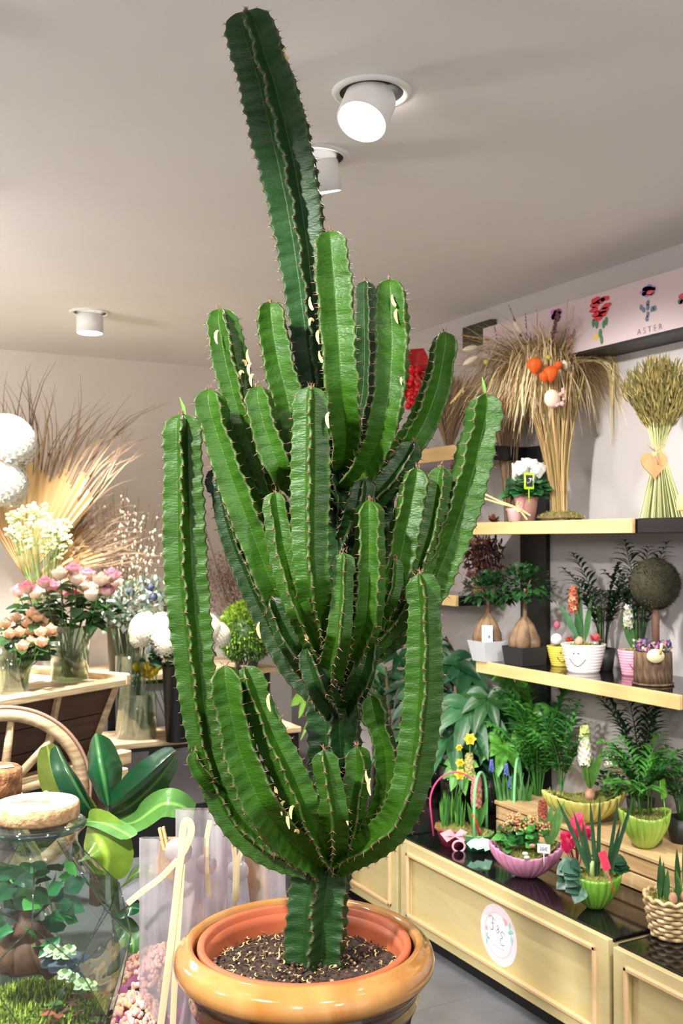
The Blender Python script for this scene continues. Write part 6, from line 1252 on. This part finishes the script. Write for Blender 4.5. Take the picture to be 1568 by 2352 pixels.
def bag(xl, xr, yt, d, lab, xb=None):
    c = at((xl + xr) / 2, yt, d); p = V((c.x, c.y, .421)); h = c.z - .421; w_ = (xr - xl) * d / FPX; t = thing('cellophane_bag', lab, 'gift bag', p, RZ)
    for sg in (-1, 1):
        g = MB(); vs = []; nx, nz = 16, 14
        for j in range(nz + 1):
            for i in range(nx + 1): u = i / nx - .5; z = h * j / nz; dep_ = .045 * (1 - .85 * (j / nz)) * (1 - (2 * u) ** 2) ** .5 + .002; vs.append(V((u * w_ * (1 - .04 * (1 - j / nz)), sg * dep_ + .004 * noise.noise(V((u * 9, j * .25, sg * 3 + xl))), z)))
        g.add(vs, [(j * (nx + 1) + i, j * (nx + 1) + i + 1, (j + 1) * (nx + 1) + i + 1, (j + 1) * (nx + 1) + i) for j in range(nz) for i in range(nx)]); obj('film_sheet', g, M_cel, t)
    g = MB()
    for sg in (-1, 1): g.tube([V((sg * w_ * .5 * (.96 + .04 * j / 6), 0, h * j / 6)) for j in range(7)], .0012, 4)
    obj('seam', g, M_cel, t)
    def lp(x, y, dz=0): q = at(x, y, d + dz) - p; return V((q.dot(R_), q.dot(F_), q.z))
    return t, lp
def pin(t, lp, x0, y0, x1, y1): a, b = lp(x0, y0, -.03), lp(x1, y1, -.03); m_ = (a + b) / 2; L = (b - a).length; o = obj('clothespin', MB().box((-.0035, 0, 0), (.0055, .007, L), bev=.001).box((.0035, 0, .001), (.0055, .007, L * .96), bev=.001), M_pine, t, smooth=False); o.location = m_; o.rotation_euler = (0, math.atan2(a.x - b.x, a.z - b.z), 0); obj('spring', MB().tube([(-.008, -.001, 0), (.008, -.001, 0)], .002, 6), M_zinc, o)
def rib(t, lp, pts, w=.0048, dz=-.06): g = MB(); P = cr([(x, y, dz - .0004 * i) for i, (x, y) in enumerate(pts)], 5); g.leaf([lp(*q) for q in P], [w] * len(P), V((0, -1, 0)), nw=1, curl=.2); obj('ribbon', g, M_raf, t)
def seal(t, lp, x, y, r, dz=-.052): g = MB(); g.lathe([(0, 0), (r, 0), (r, .002), (0, .002)], 36); o = obj('round_seal', g, M_seal, t); o.location = lp(x, y, dz); o.rotation_euler = (pi / 2, 0, 0)
def kraft(t, lp, P): g = MB(); q = [lp(x, y, .0) for x, y in P]; g.add(q + [v + V((0, .002, 0)) for v in q], [(0, 1, 2, 3), (7, 6, 5, 4)]); obj('kraft_card', g, M_kraft, t, smooth=False)
t, lp = bag(486, 655, 1886, 2.12, 'rear right cellophane bag with a kraft card, behind the planter'); kraft(t, lp, [(560, 1955), (604, 1958), (622, 2080), (575, 2080)]); pin(t, lp, 498, 1848, 512, 1892)
rib(t, lp, [(538, 2080), (540, 1990), (536, 1935), (545, 1925), (556, 1945), (546, 1985), (544, 2070)]); seal(t, lp, 546, 2000, .022)
t, lp = bag(405, 522, 1858, 2.02, 'middle cellophane bag with a cream ribbon'); rib(t, lp, [(480, 2060), (474, 1990), (474, 1930), (482, 1884)]); seal(t, lp, 474, 1985, .02)
t, lp = bag(322, 470, 1924, 1.93, 'front left cellophane bag with a wooden clothespin and ribbon loop'); kraft(t, lp, [(368, 1925), (406, 1922), (396, 2022), (354, 2005)]); pin(t, lp, 370, 1900, 382, 1952)
seal(t, lp, 410, 1955, .025, -.045); rib(t, lp, [(416, 1965), (418, 1920), (424, 1888), (436, 1890), (438, 1915), (424, 1950), (414, 1975), (402, 2080), (388, 2200), (368, 2360)], .0065); rib(t, lp, [(418, 1985), (412, 2080), (404, 2200), (396, 2365)], .0055); rib(t, lp, [(408, 1975), (370, 2015), (330, 2045), (292, 2076)], .0055)

# leaves that would reach past the wall planes lie against them instead
for o in list(SC.objects):
    if o.type != 'MESH' or o.get('kind') == 'structure' or (o.parent and o.parent.get('kind') == 'structure'): continue
    M = Matrix.Identity(4); q = o
    while q: M = q.matrix_basis @ M; q = q.parent
    Mi = None
    for v in o.data.vertices:
        p = M @ v.co
        if p.x > WALLX - .002 or p.y > WALLY - .002:
            if Mi is None: Mi = M.inverted()
            v.co = Mi @ V((min(p.x, WALLX - .002), min(p.y, WALLY - .002), p.z))
